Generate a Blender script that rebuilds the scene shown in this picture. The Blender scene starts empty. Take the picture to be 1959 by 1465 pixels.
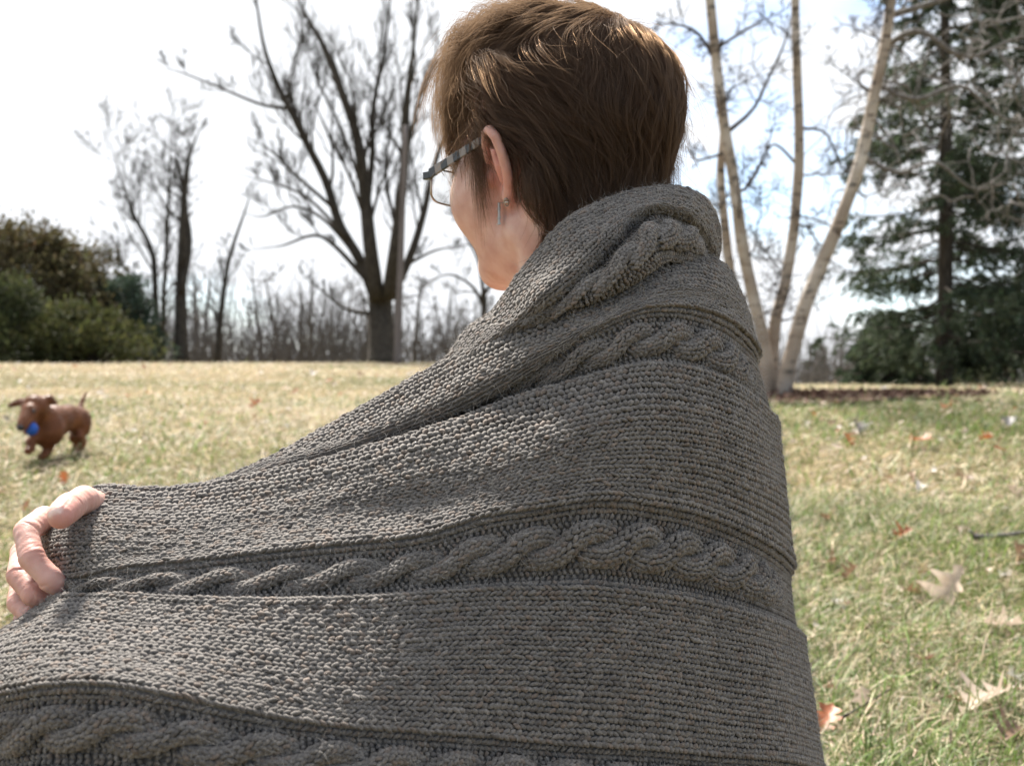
import bpy, math, random
import numpy as np
from mathutils import Vector

# ------------------------------------------------------------------ camera, light, exposure
scene = bpy.context.scene
F = 2177.0            # focal length in photograph pixels (40 mm on 36 mm)
CX, CY = 979.5, 732.5
HC = 0.62             # camera height above the grass it stands over
cam_d = bpy.data.cameras.new('camera')
cam = bpy.data.objects.new('camera', cam_d)
scene.collection.objects.link(cam)
cam.location = (0, 0, HC)
cam.rotation_euler = (math.radians(90), 0, 0)
cam_d.lens = 40.0
cam_d.sensor_width = 36.0
cam_d.clip_start = 0.02
cam_d.clip_end = 3000
cam_d.dof.use_dof = True
cam_d.dof.focus_distance = 0.80
cam_d.dof.aperture_fstop = 10.5
cam_d.dof.aperture_blades = 7
scene.camera = cam

SUN_EL, SUN_AZ = 51.0, -26.0     # azimuth measured from the view direction, negative = to the left
world = bpy.data.worlds.new('World')
scene.world = world
world.use_nodes = True
wn, wl = world.node_tree.nodes, world.node_tree.links
wn.clear()
w_out = wn.new('ShaderNodeOutputWorld')
w_bg = wn.new('ShaderNodeBackground')
w_sky = wn.new('ShaderNodeTexSky')
w_sky.sky_type = 'NISHITA'
w_sky.sun_disc = False
w_sky.sun_elevation = math.radians(SUN_EL)
w_sky.sun_rotation = math.radians(SUN_AZ)
w_sky.air_density = 1.0
w_sky.dust_density = 0.4
w_sky.ozone_density = 2.5
w_bg.inputs['Strength'].default_value = 0.10
tc = wn.new('ShaderNodeTexCoord')
mp = wn.new('ShaderNodeMapping')
mp.inputs['Location'].default_value = (0.38, 0.0, 0.06)
mp.inputs['Scale'].default_value = (1.0, 1.0, 2.6)
nz = wn.new('ShaderNodeTexNoise')
nz.inputs['Scale'].default_value = 2.3
nz.inputs['Detail'].default_value = 7
nz.inputs['Roughness'].default_value = 0.6
cr = wn.new('ShaderNodeValToRGB')
cr.color_ramp.elements[0].position = 0.34
cr.color_ramp.elements[0].color = (0.25, 0.25, 0.25, 1)
cr.color_ramp.elements[1].position = 0.45
cr.color_ramp.elements[1].color = (1, 1, 1, 1)
mx = wn.new('ShaderNodeMixRGB')
# thin cloud scatters light forwards: it is brightest towards the sun and dims on the far side of the sky
_e, _a = math.radians(SUN_EL), math.radians(SUN_AZ)
dt = wn.new('ShaderNodeVectorMath'); dt.operation = 'DOT_PRODUCT'
dt.inputs[1].default_value = (math.sin(_a) * math.cos(_e), math.cos(_a) * math.cos(_e), math.sin(_e))
mr = wn.new('ShaderNodeMapRange'); mr.interpolation_type = 'SMOOTHSTEP'
mr.inputs['From Min'].default_value = -0.45
mr.inputs['From Max'].default_value = 0.42
mr.inputs['To Min'].default_value = 0.34
mr.inputs['To Max'].default_value = 1.0
sc_ = wn.new('ShaderNodeVectorMath'); sc_.operation = 'SCALE'
sc_.inputs[0].default_value = (4.1, 4.2, 4.35)
wl.new(tc.outputs['Generated'], dt.inputs[0])
wl.new(dt.outputs['Value'], mr.inputs['Value'])
wl.new(mr.outputs['Result'], sc_.inputs['Scale'])
wl.new(sc_.outputs['Vector'], mx.inputs['Color2'])
wl.new(tc.outputs['Generated'], mp.inputs['Vector'])
wl.new(mp.outputs['Vector'], nz.inputs['Vector'])
wl.new(nz.outputs['Fac'], cr.inputs['Fac'])
mf = wn.new('ShaderNodeMath'); mf.operation = 'MULTIPLY'      # the veil thins out away from the sun and lets the blue through
mr2 = wn.new('ShaderNodeMapRange'); mr2.interpolation_type = 'SMOOTHSTEP'
mr2.inputs['From Min'].default_value = -0.5; mr2.inputs['From Max'].default_value = 0.40
mr2.inputs['To Min'].default_value = 0.45; mr2.inputs['To Max'].default_value = 1.0
wl.new(dt.outputs['Value'], mr2.inputs['Value'])
wl.new(cr.outputs['Color'], mf.inputs[0]); wl.new(mr2.outputs['Result'], mf.inputs[1])
wl.new(mf.outputs['Value'], mx.inputs['Fac'])
wl.new(w_sky.outputs['Color'], mx.inputs['Color1'])
wl.new(mx.outputs['Color'], w_bg.inputs['Color'])
wl.new(w_bg.outputs['Background'], w_out.inputs['Surface'])

sun_d = bpy.data.lights.new('sun', 'SUN')
sun_d.energy = 5.0
sun_d.angle = math.radians(7.0)   # softened by the thin cloud veil
sun_d.color = (1.0, 0.94, 0.85)
sun = bpy.data.objects.new('sun', sun_d)
scene.collection.objects.link(sun)
_el, _az = math.radians(SUN_EL), math.radians(SUN_AZ)
SUNDIR = Vector((math.sin(_az) * math.cos(_el), math.cos(_az) * math.cos(_el), math.sin(_el)))
sun.rotation_euler = SUNDIR.to_track_quat('Z', 'Y').to_euler()
sun.location = (-6, 6, 9)

scene.view_settings.view_transform = 'Standard'
scene.view_settings.look = 'None'
scene.view_settings.gamma = 1.0
scene.view_settings.exposure = 1.48
scene.view_settings.use_curve_mapping = False
scene.render.engine = 'CYCLES'
cy = scene.cycles
cy.max_bounces = 6
cy.diffuse_bounces = 3
cy.glossy_bounces = 3
cy.transmission_bounces = 6
cy.transparent_max_bounces = 8
cy.caustics_reflective = False
cy.caustics_refractive = False
cy.use_denoising = True
try:
    cy.denoiser = 'OPENIMAGEDENOISE'
    cy.denoising_input_passes = 'RGB_ALBEDO_NORMAL'
except Exception:
    pass

# ------------------------------------------------------------------ helpers
rng = np.random.default_rng(7)
random.seed(7)
COL = scene.collection


def P(x, y, d):
    """photograph pixel at a distance in metres -> a point of the place"""
    return np.array([(x - CX) / F * d, d, HC + (CY - y) / F * d])


def unit(a):
    a = np.asarray(a, float)
    return a / np.maximum(np.linalg.norm(a, axis=-1, keepdims=True), 1e-12)


def link(o, parent=None):
    COL.objects.link(o)
    if parent is not None:
        o.parent = parent
    return o


def tag(o, label=None, category=None, group=None, kind=None):
    if label: o['label'] = label
    if category: o['category'] = category
    if group: o['group'] = group
    if kind: o['kind'] = kind
    return o


def empty(name, loc=(0, 0, 0)):
    o = bpy.data.objects.new(name, None)
    o.empty_display_size = 0.05
    o.location = loc
    COL.objects.link(o)
    return o


def mesh_data(name, verts, quads=None, tris=None, smooth=True, colors=None):
    verts = np.ascontiguousarray(verts, dtype=np.float32).reshape(-1, 3)
    me = bpy.data.meshes.new(name)
    nq = 0 if quads is None else len(quads)
    nt = 0 if tris is None else len(tris)
    loops = []
    if nq: loops.append(np.asarray(quads, np.int32).ravel())
    if nt: loops.append(np.asarray(tris, np.int32).ravel())
    loops = np.concatenate(loops)
    starts = np.concatenate([np.arange(nq) * 4, nq * 4 + np.arange(nt) * 3]).astype(np.int32)
    totals = np.concatenate([np.full(nq, 4), np.full(nt, 3)]).astype(np.int32)
    me.vertices.add(len(verts))
    me.vertices.foreach_set('co', verts.ravel())
    me.loops.add(len(loops))
    me.loops.foreach_set('vertex_index', loops)
    me.polygons.add(nq + nt)
    me.polygons.foreach_set('loop_start', starts)
    me.polygons.foreach_set('loop_total', totals)
    me.polygons.foreach_set('use_smooth', np.full(nq + nt, bool(smooth)))
    if colors is not None:
        c = np.ones((len(verts), 4), np.float32)
        c[:, :3] = colors
        at = me.color_attributes.new('tint', 'FLOAT_COLOR', 'POINT')
        at.data.foreach_set('color', c.ravel())
    me.update(calc_edges=True)
    return me


def mesh_obj(name, verts, quads=None, tris=None, mat=None, parent=None, smooth=True, colors=None, loc=None):
    """loc: world position of the object's origin; verts are world coordinates"""
    v = np.asarray(verts, float).reshape(-1, 3)
    off = np.zeros(3)
    if parent is not None:
        off = off + np.array(parent.matrix_world.translation if False else parent.location)
        if parent.parent is not None:
            off = off + np.array(parent.parent.location)
    o_loc = np.zeros(3)
    if loc is not None:
        o_loc = np.asarray(loc, float) - off
    o = bpy.data.objects.new(name, mesh_data(name, v - off - o_loc, quads, tris, smooth, colors))
    o.location = o_loc
    if mat is not None:
        o.data.materials.append(mat)
    return link(o, parent)


class MB:
    """collects pieces of one mesh"""
    def __init__(s):
        s.v, s.q, s.t, s.c, s.n = [], [], [], [], 0

    def add(s, v, q=None, t=None, c=None):
        v = np.asarray(v, float).reshape(-1, 3)
        if q is not None and len(q): s.q.append(np.asarray(q, int) + s.n)
        if t is not None and len(t): s.t.append(np.asarray(t, int) + s.n)
        s.v.append(v)
        if c is None: c = (1, 1, 1)
        s.c.append(np.broadcast_to(np.asarray(c, float), (len(v), 3)))
        s.n += len(v)

    def build(s, name, mat=None, parent=None, smooth=True, loc=None):
        q = np.concatenate(s.q) if s.q else None
        t = np.concatenate(s.t) if s.t else None
        return mesh_obj(name, np.concatenate(s.v), q, t, mat, parent, smooth, np.concatenate(s.c), loc)

    def tube(s, pts, rad, sides=6, c=None, cap=True):
        pts = np.asarray(pts, float)
        k = len(pts)
        rad = np.broadcast_to(np.asarray(rad, float), (k,))
        t = unit(np.gradient(pts, axis=0))
        ref = np.array([0.31, 0.17, 0.93]) if abs(t[0][2]) < 0.8 else np.array([1.0, 0.2, 0.1])
        a = unit(np.cross(t, ref))
        b = np.cross(t, a)
        th = np.arange(sides) / sides * 2 * np.pi
        ring = (a[:, None] * np.cos(th)[None, :, None] + b[:, None] * np.sin(th)[None, :, None]) * rad[:, None, None]
        v = (pts[:, None] + ring).reshape(-1, 3)
        i = np.arange(k - 1)[:, None] * sides
        j = np.arange(sides)[None]
        j2 = (j + 1) % sides
        q = np.stack([i + j, i + j2, i + sides + j2, i + sides + j], -1).reshape(-1, 4)
        tr = []
        if cap:
            for e in range(1, sides - 1):
                tr.append((0, e + 1, e))
                tr.append(((k - 1) * sides, (k - 1) * sides + e, (k - 1) * sides + e + 1))
        s.add(v, q, tr, c)


def catmull(pts, n):
    """smooth polyline through pts, n samples"""
    pts = np.asarray(pts, float)
    k = len(pts)
    u = np.linspace(0, k - 1, n)
    return catmull_at(pts, u)


def catmull_at(pts, u):
    k = len(pts)
    i = np.clip(np.floor(u).astype(int), 0, k - 2)
    f = (u - i)
    f = f.reshape(f.shape + (1,) * (pts.ndim - 1))
    ext = np.concatenate([[2 * pts[0] - pts[1]], pts, [2 * pts[-1] - pts[-2]]])
    p0, p1, p2, p3 = ext[i], ext[i + 1], ext[i + 2], ext[i + 3]
    return 0.5 * (2 * p1 + (p2 - p0) * f + (2 * p0 - 5 * p1 + 4 * p2 - p3) * f ** 2 + (3 * p1 - p0 - 3 * p2 + p3) * f ** 3)


def wobble(p, scale, seed=0):
    """smooth pseudo-noise in [-1,1] on points"""
    r = np.random.default_rng(seed + 1000)
    out = 0
    for k in range(6):
        d = r.normal(size=3) * scale * (0.6 + 0.35 * k)
        out = out + np.sin(p @ d + r.uniform(0, 6.28)) * (1.0 / (1 + 0.35 * k))
    return out / 3.0


def curves_obj(name, pts, radii, mat, parent=None):
    """pts (n,k,3) world; radii (k,) or (n,k)"""
    n, k, _ = pts.shape
    off = np.zeros(3)
    if parent is not None:
        off = off + np.array(parent.location)
        if parent.parent is not None:
            off = off + np.array(parent.parent.location)
    hc = bpy.data.hair_curves.new(name)
    hc.add_curves([k] * n)
    hc.attributes['position'].data.foreach_set('vector', (pts - off).astype(np.float32).ravel())
    if 'radius' not in hc.attributes:
        hc.attributes.new('radius', 'FLOAT', 'POINT')
    hc.attributes['radius'].data.foreach_set('value', np.broadcast_to(radii, (n, k)).astype(np.float32).ravel())
    hc.materials.append(mat)
    return link(bpy.data.objects.new(name, hc), parent)


# ------------------------------------------------------------------ materials
def new_mat(name):
    m = bpy.data.materials.new(name)
    m.use_nodes = True
    nt = m.node_tree
    b = nt.nodes['Principled BSDF']
    return m, nt.nodes, nt.links, b


def ramp(nodes, stops):
    r = nodes.new('ShaderNodeValToRGB')
    e = r.color_ramp.elements
    e[0].position, e[0].color = stops[0][0], (*stops[0][1], 1)
    e[1].position, e[1].color = stops[-1][0], (*stops[-1][1], 1)
    for p, c in stops[1:-1]:
        x = e.new(p)
        x.color = (*c, 1)
    return r


def noise_mat(name, stops, scale=5.0, detail=4, rough=0.8, bump=0.0, bump_scale=None, spec=0.3, stretch=(1, 1, 1), tint=False, bump_dist=0.01):
    m, N, L, b = new_mat(name)
    tcn = N.new('ShaderNodeTexCoord')
    mpn = N.new('ShaderNodeMapping')
    mpn.inputs['Scale'].default_value = stretch
    n = N.new('ShaderNodeTexNoise')
    n.inputs['Scale'].default_value = scale
    n.inputs['Detail'].default_value = detail
    L.new(tcn.outputs['Object'], mpn.inputs['Vector'])
    L.new(mpn.outputs['Vector'], n.inputs['Vector'])
    r = ramp(N, stops)
    L.new(n.outputs['Fac'], r.inputs['Fac'])
    out = r.outputs['Color']
    if tint:
        at = N.new('ShaderNodeVertexColor')
        at.layer_name = 'tint'
        mu = N.new('ShaderNodeMixRGB')
        mu.blend_type = 'MULTIPLY'
        mu.inputs['Fac'].default_value = 1
        L.new(out, mu.inputs['Color1'])
        L.new(at.outputs['Color'], mu.inputs['Color2'])
        out = mu.outputs['Color']
    L.new(out, b.inputs['Base Color'])
    b.inputs['Roughness'].default_value = rough
    b.inputs['Specular IOR Level'].default_value = spec
    if bump:
        n2 = N.new('ShaderNodeTexNoise')
        n2.inputs['Scale'].default_value = bump_scale or scale * 3
        n2.inputs['Detail'].default_value = 5
        L.new(mpn.outputs['Vector'], n2.inputs['Vector'])
        bp = N.new('ShaderNodeBump')
        bp.inputs['Strength'].default_value = bump
        bp.inputs['Distance'].default_value = bump_dist
        L.new(n2.outputs['Fac'], bp.inputs['Height'])
        L.new(bp.outputs['Normal'], b.inputs['Normal'])
    return m


def plain_mat(name, col, rough=0.6, metal=0.0, spec=0.4):
    return_m, N, L, b = new_mat(name)
    n = N.new('ShaderNodeTexNoise')
    n.inputs['Scale'].default_value = 60
    r = ramp(N, [(0.3, tuple(c * 0.88 for c in col)), (0.7, tuple(min(1, c * 1.1) for c in col))])
    L.new(n.outputs['Fac'], r.inputs['Fac'])
    L.new(r.outputs['Color'], b.inputs['Base Color'])
    b.inputs['Roughness'].default_value = rough
    b.inputs['Metallic'].default_value = metal
    b.inputs['Specular IOR Level'].default_value = spec
    return return_m


# ------------------------------------------------------------------ signed distance shapes and a surface-nets mesher
def smin(a, b, k):
    h = np.clip(0.5 + 0.5 * (b - a) / k, 0, 1)
    return b + (a - b) * h - k * h * (1 - h)


def smax(a, b, k):
    return -smin(-a, -b, k)


def sd_ell(p, c, r):
    q = (p - np.asarray(c, p.dtype)) / np.asarray(r, p.dtype)
    k0 = np.sqrt((q * q).sum(-1))
    q2 = q / np.asarray(r, p.dtype)
    k1 = np.sqrt((q2 * q2).sum(-1)) + 1e-9
    return k0 * (k0 - 1.0) / k1


def sd_cap(p, a, b, ra, rb):
    a = np.asarray(a, p.dtype); b = np.asarray(b, p.dtype)
    ba = b - a
    h = np.clip(((p - a) @ ba) / max(float(ba @ ba), 1e-12), 0, 1)
    d = p - a - h[..., None] * ba
    return np.sqrt((d * d).sum(-1)) - (ra + (rb - ra) * h)


def sd_chain(p, pts, rads, k=0.0):
    out = None
    for i in range(len(pts) - 1):
        d = sd_cap(p, pts[i], pts[i + 1], rads[i], rads[i + 1])
        out = d if out is None else (np.minimum(out, d) if k == 0 else smin(out, d, k))
    return out


def surface_nets(fn, lo, hi, h):
    lo = np.asarray(lo, float); hi = np.asarray(hi, float)
    n = np.ceil((hi - lo) / h).astype(int) + 1
    bs = 8
    nbk = (n + bs - 1) // bs
    n = nbk * bs
    Fv = np.empty(tuple(n), np.float32)
    bi = np.stack(np.meshgrid(*[np.arange(k) for k in nbk], indexing='ij'), -1).reshape(-1, 3)
    cen = (lo + (bi * bs + (bs - 1) / 2) * h).astype(np.float32)
    fc = fn(cen)
    V = Fv.reshape(nbk[0], bs, nbk[1], bs, nbk[2], bs)
    V[:] = fc.reshape(nbk)[:, None, :, None, :, None]
    near = bi[np.abs(fc) < bs * h * 0.87 * 2.0]
    loc = np.stack(np.meshgrid(*[np.arange(bs)] * 3, indexing='ij'), -1)
    for i in range(0, len(near), 800):
        nb_ = near[i:i + 800]
        p = (lo + (nb_[:, None, None, None] * bs + loc[None]) * h).astype(np.float32)
        V[nb_[:, 0], :, nb_[:, 1], :, nb_[:, 2], :] = fn(p)
    S = Fv < 0
    cnt = np.zeros(tuple(n - 1), np.int8)
    for dx in (0, 1):
        for dy in (0, 1):
            for dz in (0, 1):
                cnt += S[dx:n[0] - 1 + dx, dy:n[1] - 1 + dy, dz:n[2] - 1 + dz]
    act = (cnt > 0) & (cnt < 8)
    idx = np.full(act.shape, -1, np.int64)
    cells = np.argwhere(act)
    idx[act] = np.arange(len(cells))
    acc = np.zeros((len(cells), 3)); num = np.zeros(len(cells))
    for axis in range(3):
        o1, o2 = [a for a in range(3) if a != axis]
        for u in (0, 1):
            for v in (0, 1):
                c0 = cells.copy(); c0[:, o1] += u; c0[:, o2] += v
                c1 = c0.copy(); c1[:, axis] += 1
                f0 = Fv[c0[:, 0], c0[:, 1], c0[:, 2]]
                f1 = Fv[c1[:, 0], c1[:, 1], c1[:, 2]]
                m = (f0 < 0) != (f1 < 0)
                t = np.where(m, f0 / np.where(m, f0 - f1, 1), 0)
                pt = c0.astype(float); pt[:, axis] += t
                acc[m] += pt[m]; num[m] += 1
    verts = lo + acc / num[:, None] * h
    quads = []
    for axis in range(3):
        o1, o2 = [(1, 2), (2, 0), (0, 1)][axis]
        sl0 = [slice(None)] * 3; sl1 = [slice(None)] * 3
        sl0[axis] = slice(0, -1); sl1[axis] = slice(1, None)
        d = S[tuple(sl0)] != S[tuple(sl1)]
        e = np.argwhere(d)
        ok = (e[:, o1] > 0) & (e[:, o2] > 0) & (e[:, o1] < n[o1] - 1) & (e[:, o2] < n[o2] - 1)
        e = e[ok]
        def cell(a, b):
            c = e.copy(); c[:, o1] -= a; c[:, o2] -= b
            return idx[c[:, 0], c[:, 1], c[:, 2]]
        q = np.stack([cell(1, 1), cell(0, 1), cell(0, 0), cell(1, 0)], 1)
        inside = S[e[:, 0], e[:, 1], e[:, 2]]
        q[~inside] = q[~inside][:, ::-1]
        quads.append(q)
    return verts, np.concatenate(quads)


# ------------------------------------------------------------------ ground
def smooth(a, b, x):
    t = np.clip((x - a) / (b - a), 0, 1)
    return t * t * (3 - 2 * t)


_rl = np.array([0, 2, 4, 5.8, 9, 13, 18, 24, 30, 45, 90, 400, 2000.])
_zl = np.array([-.62, -.60, -.49, -.345, -.15, .05, .24, .405, .38, -.1, -1.2, -6, -20.])
_rr = np.array([0, 2, 3.2, 5, 6.3, 7.3, 8.3, 10, 16, 25, 30, 45, 90, 400, 2000.])
_zr = np.array([-.62, -.60, -.555, -.405, -.26, -.17, -.115, -.105, -.09, -.04, -.10, -.5, -1.5, -6, -20.])


def ground_z(x, y):
    x = np.asarray(x, float); y = np.asarray(y, float)
    r = np.hypot(x, y)
    az = np.degrees(np.arctan2(x, np.maximum(y, 1e-6)))
    w = smooth(-3.0, 11.0, az)
    zl = np.interp(r, _rl, _zl); zr = np.interp(r, _rr, _zr)
    z = zl * (1 - w) + zr * w
    back = smooth(0.5, -3.0, y)
    z = z * (1 - back) + (-.62) * back
    z = z + 0.012 * np.sin(x * 1.7 + 0.4) * np.cos(y * 1.3) * smooth(2, 6, r)
    return HC + z


def ground_hit(px, py):
    """where the ray of a photograph pixel meets the lawn"""
    d = np.concatenate([np.linspace(1.0, 12, 1500), np.linspace(12, 40, 900)])
    x = (px - CX) / F * d
    z = HC + (CY - py) / F * d
    g = ground_z(x, d)
    k = np.argmax(z <= g)
    if z[k] > g[k]:
        k = len(d) - 1
    return np.array([x[k], d[k], g[k]])


def build_ground():
    r = np.concatenate([[0.0], np.geomspace(0.4, 60, 150), np.geomspace(70, 2500, 26)])
    na = 240
    a = np.arange(na) / na * 2 * np.pi
    X = r[:, None] * np.sin(a); Y = r[:, None] * np.cos(a)
    Z = ground_z(X, Y)
    v = np.stack([X, Y, Z], -1).reshape(-1, 3)
    i = np.arange(len(r) - 1)[:, None] * na; j = np.arange(na)[None]; j2 = (j + 1) % na
    q = np.stack([i + j, i + na + j, i + na + j2, i + j2], -1).reshape(-1, 4)
    m, N, L, b = new_mat('lawn')
    tcn = N.new('ShaderNodeTexCoord')
    n1 = N.new('ShaderNodeTexNoise'); n1.inputs['Scale'].default_value = 0.55; n1.inputs['Detail'].default_value = 4
    n2 = N.new('ShaderNodeTexNoise'); n2.inputs['Scale'].default_value = 22; n2.inputs['Detail'].default_value = 6
    L.new(tcn.outputs['Object'], n1.inputs['Vector']); L.new(tcn.outputs['Object'], n2.inputs['Vector'])
    r1 = ramp(N, [(0.36, (0.24, 0.195, 0.12)), (0.5, (0.19, 0.16, 0.09)), (0.66, (0.11, 0.11, 0.05))])
    r2 = ramp(N, [(0.30, (0.42, 0.40, 0.34)), (0.62, (1.05, 1.0, 0.95))])
    L.new(n1.outputs['Fac'], r1.inputs['Fac']); L.new(n2.outputs['Fac'], r2.inputs['Fac'])
    mu = N.new('ShaderNodeMixRGB'); mu.blend_type = 'MULTIPLY'; mu.inputs['Fac'].default_value = 1
    L.new(r1.outputs['Color'], mu.inputs['Color1']); L.new(r2.outputs['Color'], mu.inputs['Color2'])
    L.new(mu.outputs['Color'], b.inputs['Base Color'])
    b.inputs['Roughness'].default_value = 0.95; b.inputs['Specular IOR Level'].default_value = 0.1
    bp = N.new('ShaderNodeBump'); bp.inputs['Strength'].default_value = 0.7; bp.inputs['Distance'].default_value = 0.03
    L.new(n2.outputs['Fac'], bp.inputs['Height']); L.new(bp.outputs['Normal'], b.inputs['Normal'])
    o = mesh_obj('ground', v, q, None, m)
    tag(o, 'straw coloured winter lawn rising to a low crest', 'lawn', kind='structure')


build_ground()
# ------------------------------------------------------------------ knitted shawl
def wool_material():
    m, N, L, b = new_mat('wool_yarn')
    at = N.new('ShaderNodeVertexColor'); at.layer_name = 'tint'
    tcn = N.new('ShaderNodeTexCoord')
    n1 = N.new('ShaderNodeTexNoise'); n1.inputs['Scale'].default_value = 700; n1.inputs['Detail'].default_value = 3
    L.new(tcn.outputs['Object'], n1.inputs['Vector'])
    r1 = ramp(N, [(0.30, (0.62, 0.60, 0.58)), (0.5, (0.98, 0.96, 0.94)), (0.70, (1.32, 1.28, 1.24))])
    L.new(n1.outputs['Fac'], r1.inputs['Fac'])
    mu = N.new('ShaderNodeMixRGB'); mu.blend_type = 'MULTIPLY'; mu.inputs['Fac'].default_value = 1
    L.new(at.outputs['Color'], mu.inputs['Color1']); L.new(r1.outputs['Color'], mu.inputs['Color2'])
    L.new(mu.outputs['Color'], b.inputs['Base Color'])
    b.inputs['Roughness'].default_value = 0.85
    b.inputs['Specular IOR Level'].default_value = 0.15
    b.inputs['Sheen Weight'].default_value = 0.25
    b.inputs['Sheen Roughness'].default_value = 0.5
    b.inputs['Sheen Tint'].default_value = (0.8, 0.75, 0.7, 1)
    n2 = N.new('ShaderNodeTexNoise'); n2.inputs['Scale'].default_value = 1500; n2.inputs['Detail'].default_value = 2
    L.new(tcn.outputs['Object'], n2.inputs['Vector'])
    bp = N.new('ShaderNodeBump'); bp.inputs['Strength'].default_value = 0.55; bp.inputs['Distance'].default_value = 0.0006
    L.new(n2.outputs['Fac'], bp.inputs['Height']); L.new(bp.outputs['Normal'], b.inputs['Normal'])
    return m


WOOL = wool_material()
FUZZ = plain_mat('wool_fibre', (0.40, 0.38, 0.36), 0.7, spec=0.2)
YARN = np.array([0.138, 0.130, 0.125])
KR = np.random.default_rng(21)
fuzz_roots = []


def yarn_tints(n):
    """heathered yarn: tint changes along its length, flecked light and russet"""
    g = KR.normal(size=n + 12)
    g = np.convolve(g, np.ones(3) / 1.7, 'same')[6:6 + n]
    t = np.exp(0.11 * g)[:, None] * YARN
    f = KR.random(n)
    t[f < 0.14] *= np.array([1.10, 0.98, 0.90])
    t[(f > 0.16) & (f < 0.26)] *= np.array([1.17, 1.16, 1.15])
    t[f > 0.90] *= np.array([0.80, 0.79, 0.80])
    return t


_ST = np.array([-1, -0.42, 0.42, 1.0])
_SR = np.array([0.40, 0.97, 0.97, 0.40])


def add_legs(mb, pos, D, N, half, r, bulge=0.55, sides=4):
    """one plump yarn segment per row of pos: D direction, half its half-length, r radius"""
    n = len(pos)
    if n == 0: return
    S = unit(np.cross(N, D))
    r = np.broadcast_to(r, (n,))
    half = np.broadcast_to(half, (n,))
    c = pos[:, None] + D[:, None] * (_ST[None, :, None] * half[:, None, None]) \
        + N[:, None] * ((bulge * (1 - _ST ** 2) - 0.35)[None, :, None] * r[:, None, None])
    th = (np.arange(sides) + .5) / sides * 2 * np.pi
    ring = S[:, None] * np.cos(th)[None, :, None] + N[:, None] * np.sin(th)[None, :, None]
    v = c[:, :, None] + ring[:, None] * (1.08 * _SR[None, :, None, None] * r[:, None, None, None])
    k = len(_ST)
    base = np.arange(n)[:, None, None] * (k * sides)
    i = np.arange(k - 1)[None, :, None] * sides
    j = np.arange(sides)[None, None]
    j2 = (j + 1) % sides
    q = np.stack([base + i + j, base + i + sides + j, base + i + sides + j2, base + i + j2], -1).reshape(-1, 4)
    col = np.repeat(yarn_tints(n), k * sides, axis=0)
    mb.add(v.reshape(-1, 3), q, None, col)
    pick = KR.random(n) < 0.75
    fuzz_roots.append(np.concatenate([pos[pick] + N[pick] * r[pick, None] * 0.8, N[pick], D[pick]], 1))


class Patch:
    def __init__(s, rows, vidx, nu=420, lumps=0.0012, lump_scale=28, profile=None, seed=0):
        s.v = np.asarray(vidx, float)
        R = np.array([[P(*p) for p in row] for row in rows])
        s.R = np.stack([catmull(r, nu) for r in R])
        s.nu = nu
        d = np.diff(s.R, axis=0) / np.diff(s.v)[:, None, None]
        m = np.empty_like(s.R)
        m[0], m[-1] = d[0], d[-1]
        h = np.diff(s.v)
        m[1:-1] = (d[:-1] * h[1:, None, None] + d[1:] * h[:-1, None, None]) / (h[1:] + h[:-1])[:, None, None]
        s.m = m
        s.lumps, s.ls, s.seed = lumps, lump_scale, seed
        s.profile = profile or (lambda v: 0.0)

    def raw(s, v):
        k = int(np.clip(np.searchsorted(s.v, v, 'right') - 1, 0, len(s.v) - 2))
        h = s.v[k + 1] - s.v[k]
        t = (v - s.v[k]) / h
        h00 = 2 * t ** 3 - 3 * t ** 2 + 1; h10 = t ** 3 - 2 * t ** 2 + t
        h01 = -2 * t ** 3 + 3 * t ** 2; h11 = t ** 3 - t ** 2
        return h00 * s.R[k] + h10 * h * s.m[k] + h01 * s.R[k + 1] + h11 * h * s.m[k + 1]

    def frame(s, v):
        p = s.raw(v)
        lo, hi = max(s.v[0], v - 0.3), min(s.v[-1], v + 0.3)
        dv = (s.raw(hi) - s.raw(lo)) / (hi - lo)
        T = unit(np.gradient(p, axis=0))
        N = unit(np.cross(dv, T))
        dvp = dv - (dv * T).sum(-1, keepdims=True) * T
        w = np.linalg.norm(dvp, axis=-1)
        p = p + N * (s.profile(v) + s.lumps * wobble(p, s.ls, s.seed))[:, None]
        return p, T, np.cross(T, N), N, w      # W = T x N points to growing v

    def sample(s, v, pitch, u0=0.0, u1=1.0, jit=0.12):
        p, T, W, N, w = s.frame(v)
        a, b = int(u0 * (s.nu - 1)), int(u1 * (s.nu - 1)) + 1
        p, T, W, N, w = p[a:b], T[a:b], W[a:b], N[a:b], w[a:b]
        L = np.concatenate([[0], np.cumsum(np.linalg.norm(np.diff(p, axis=0), axis=1))])
        n = max(2, int(L[-1] / pitch))
        q = (np.arange(n) + 0.5 + KR.uniform(0, 0.3)) * pitch
        q = q[q < L[-1]] + KR.normal(size=(q < L[-1]).sum()) * pitch * jit * 0.5
        f = lambda A: np.stack([np.interp(q, L, A[:, k]) for k in range(3)], 1)
        return f(p), unit(f(T)), unit(f(W)), unit(f(N)), np.interp(q, L, w)


PITCH = 0.0040


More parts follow.
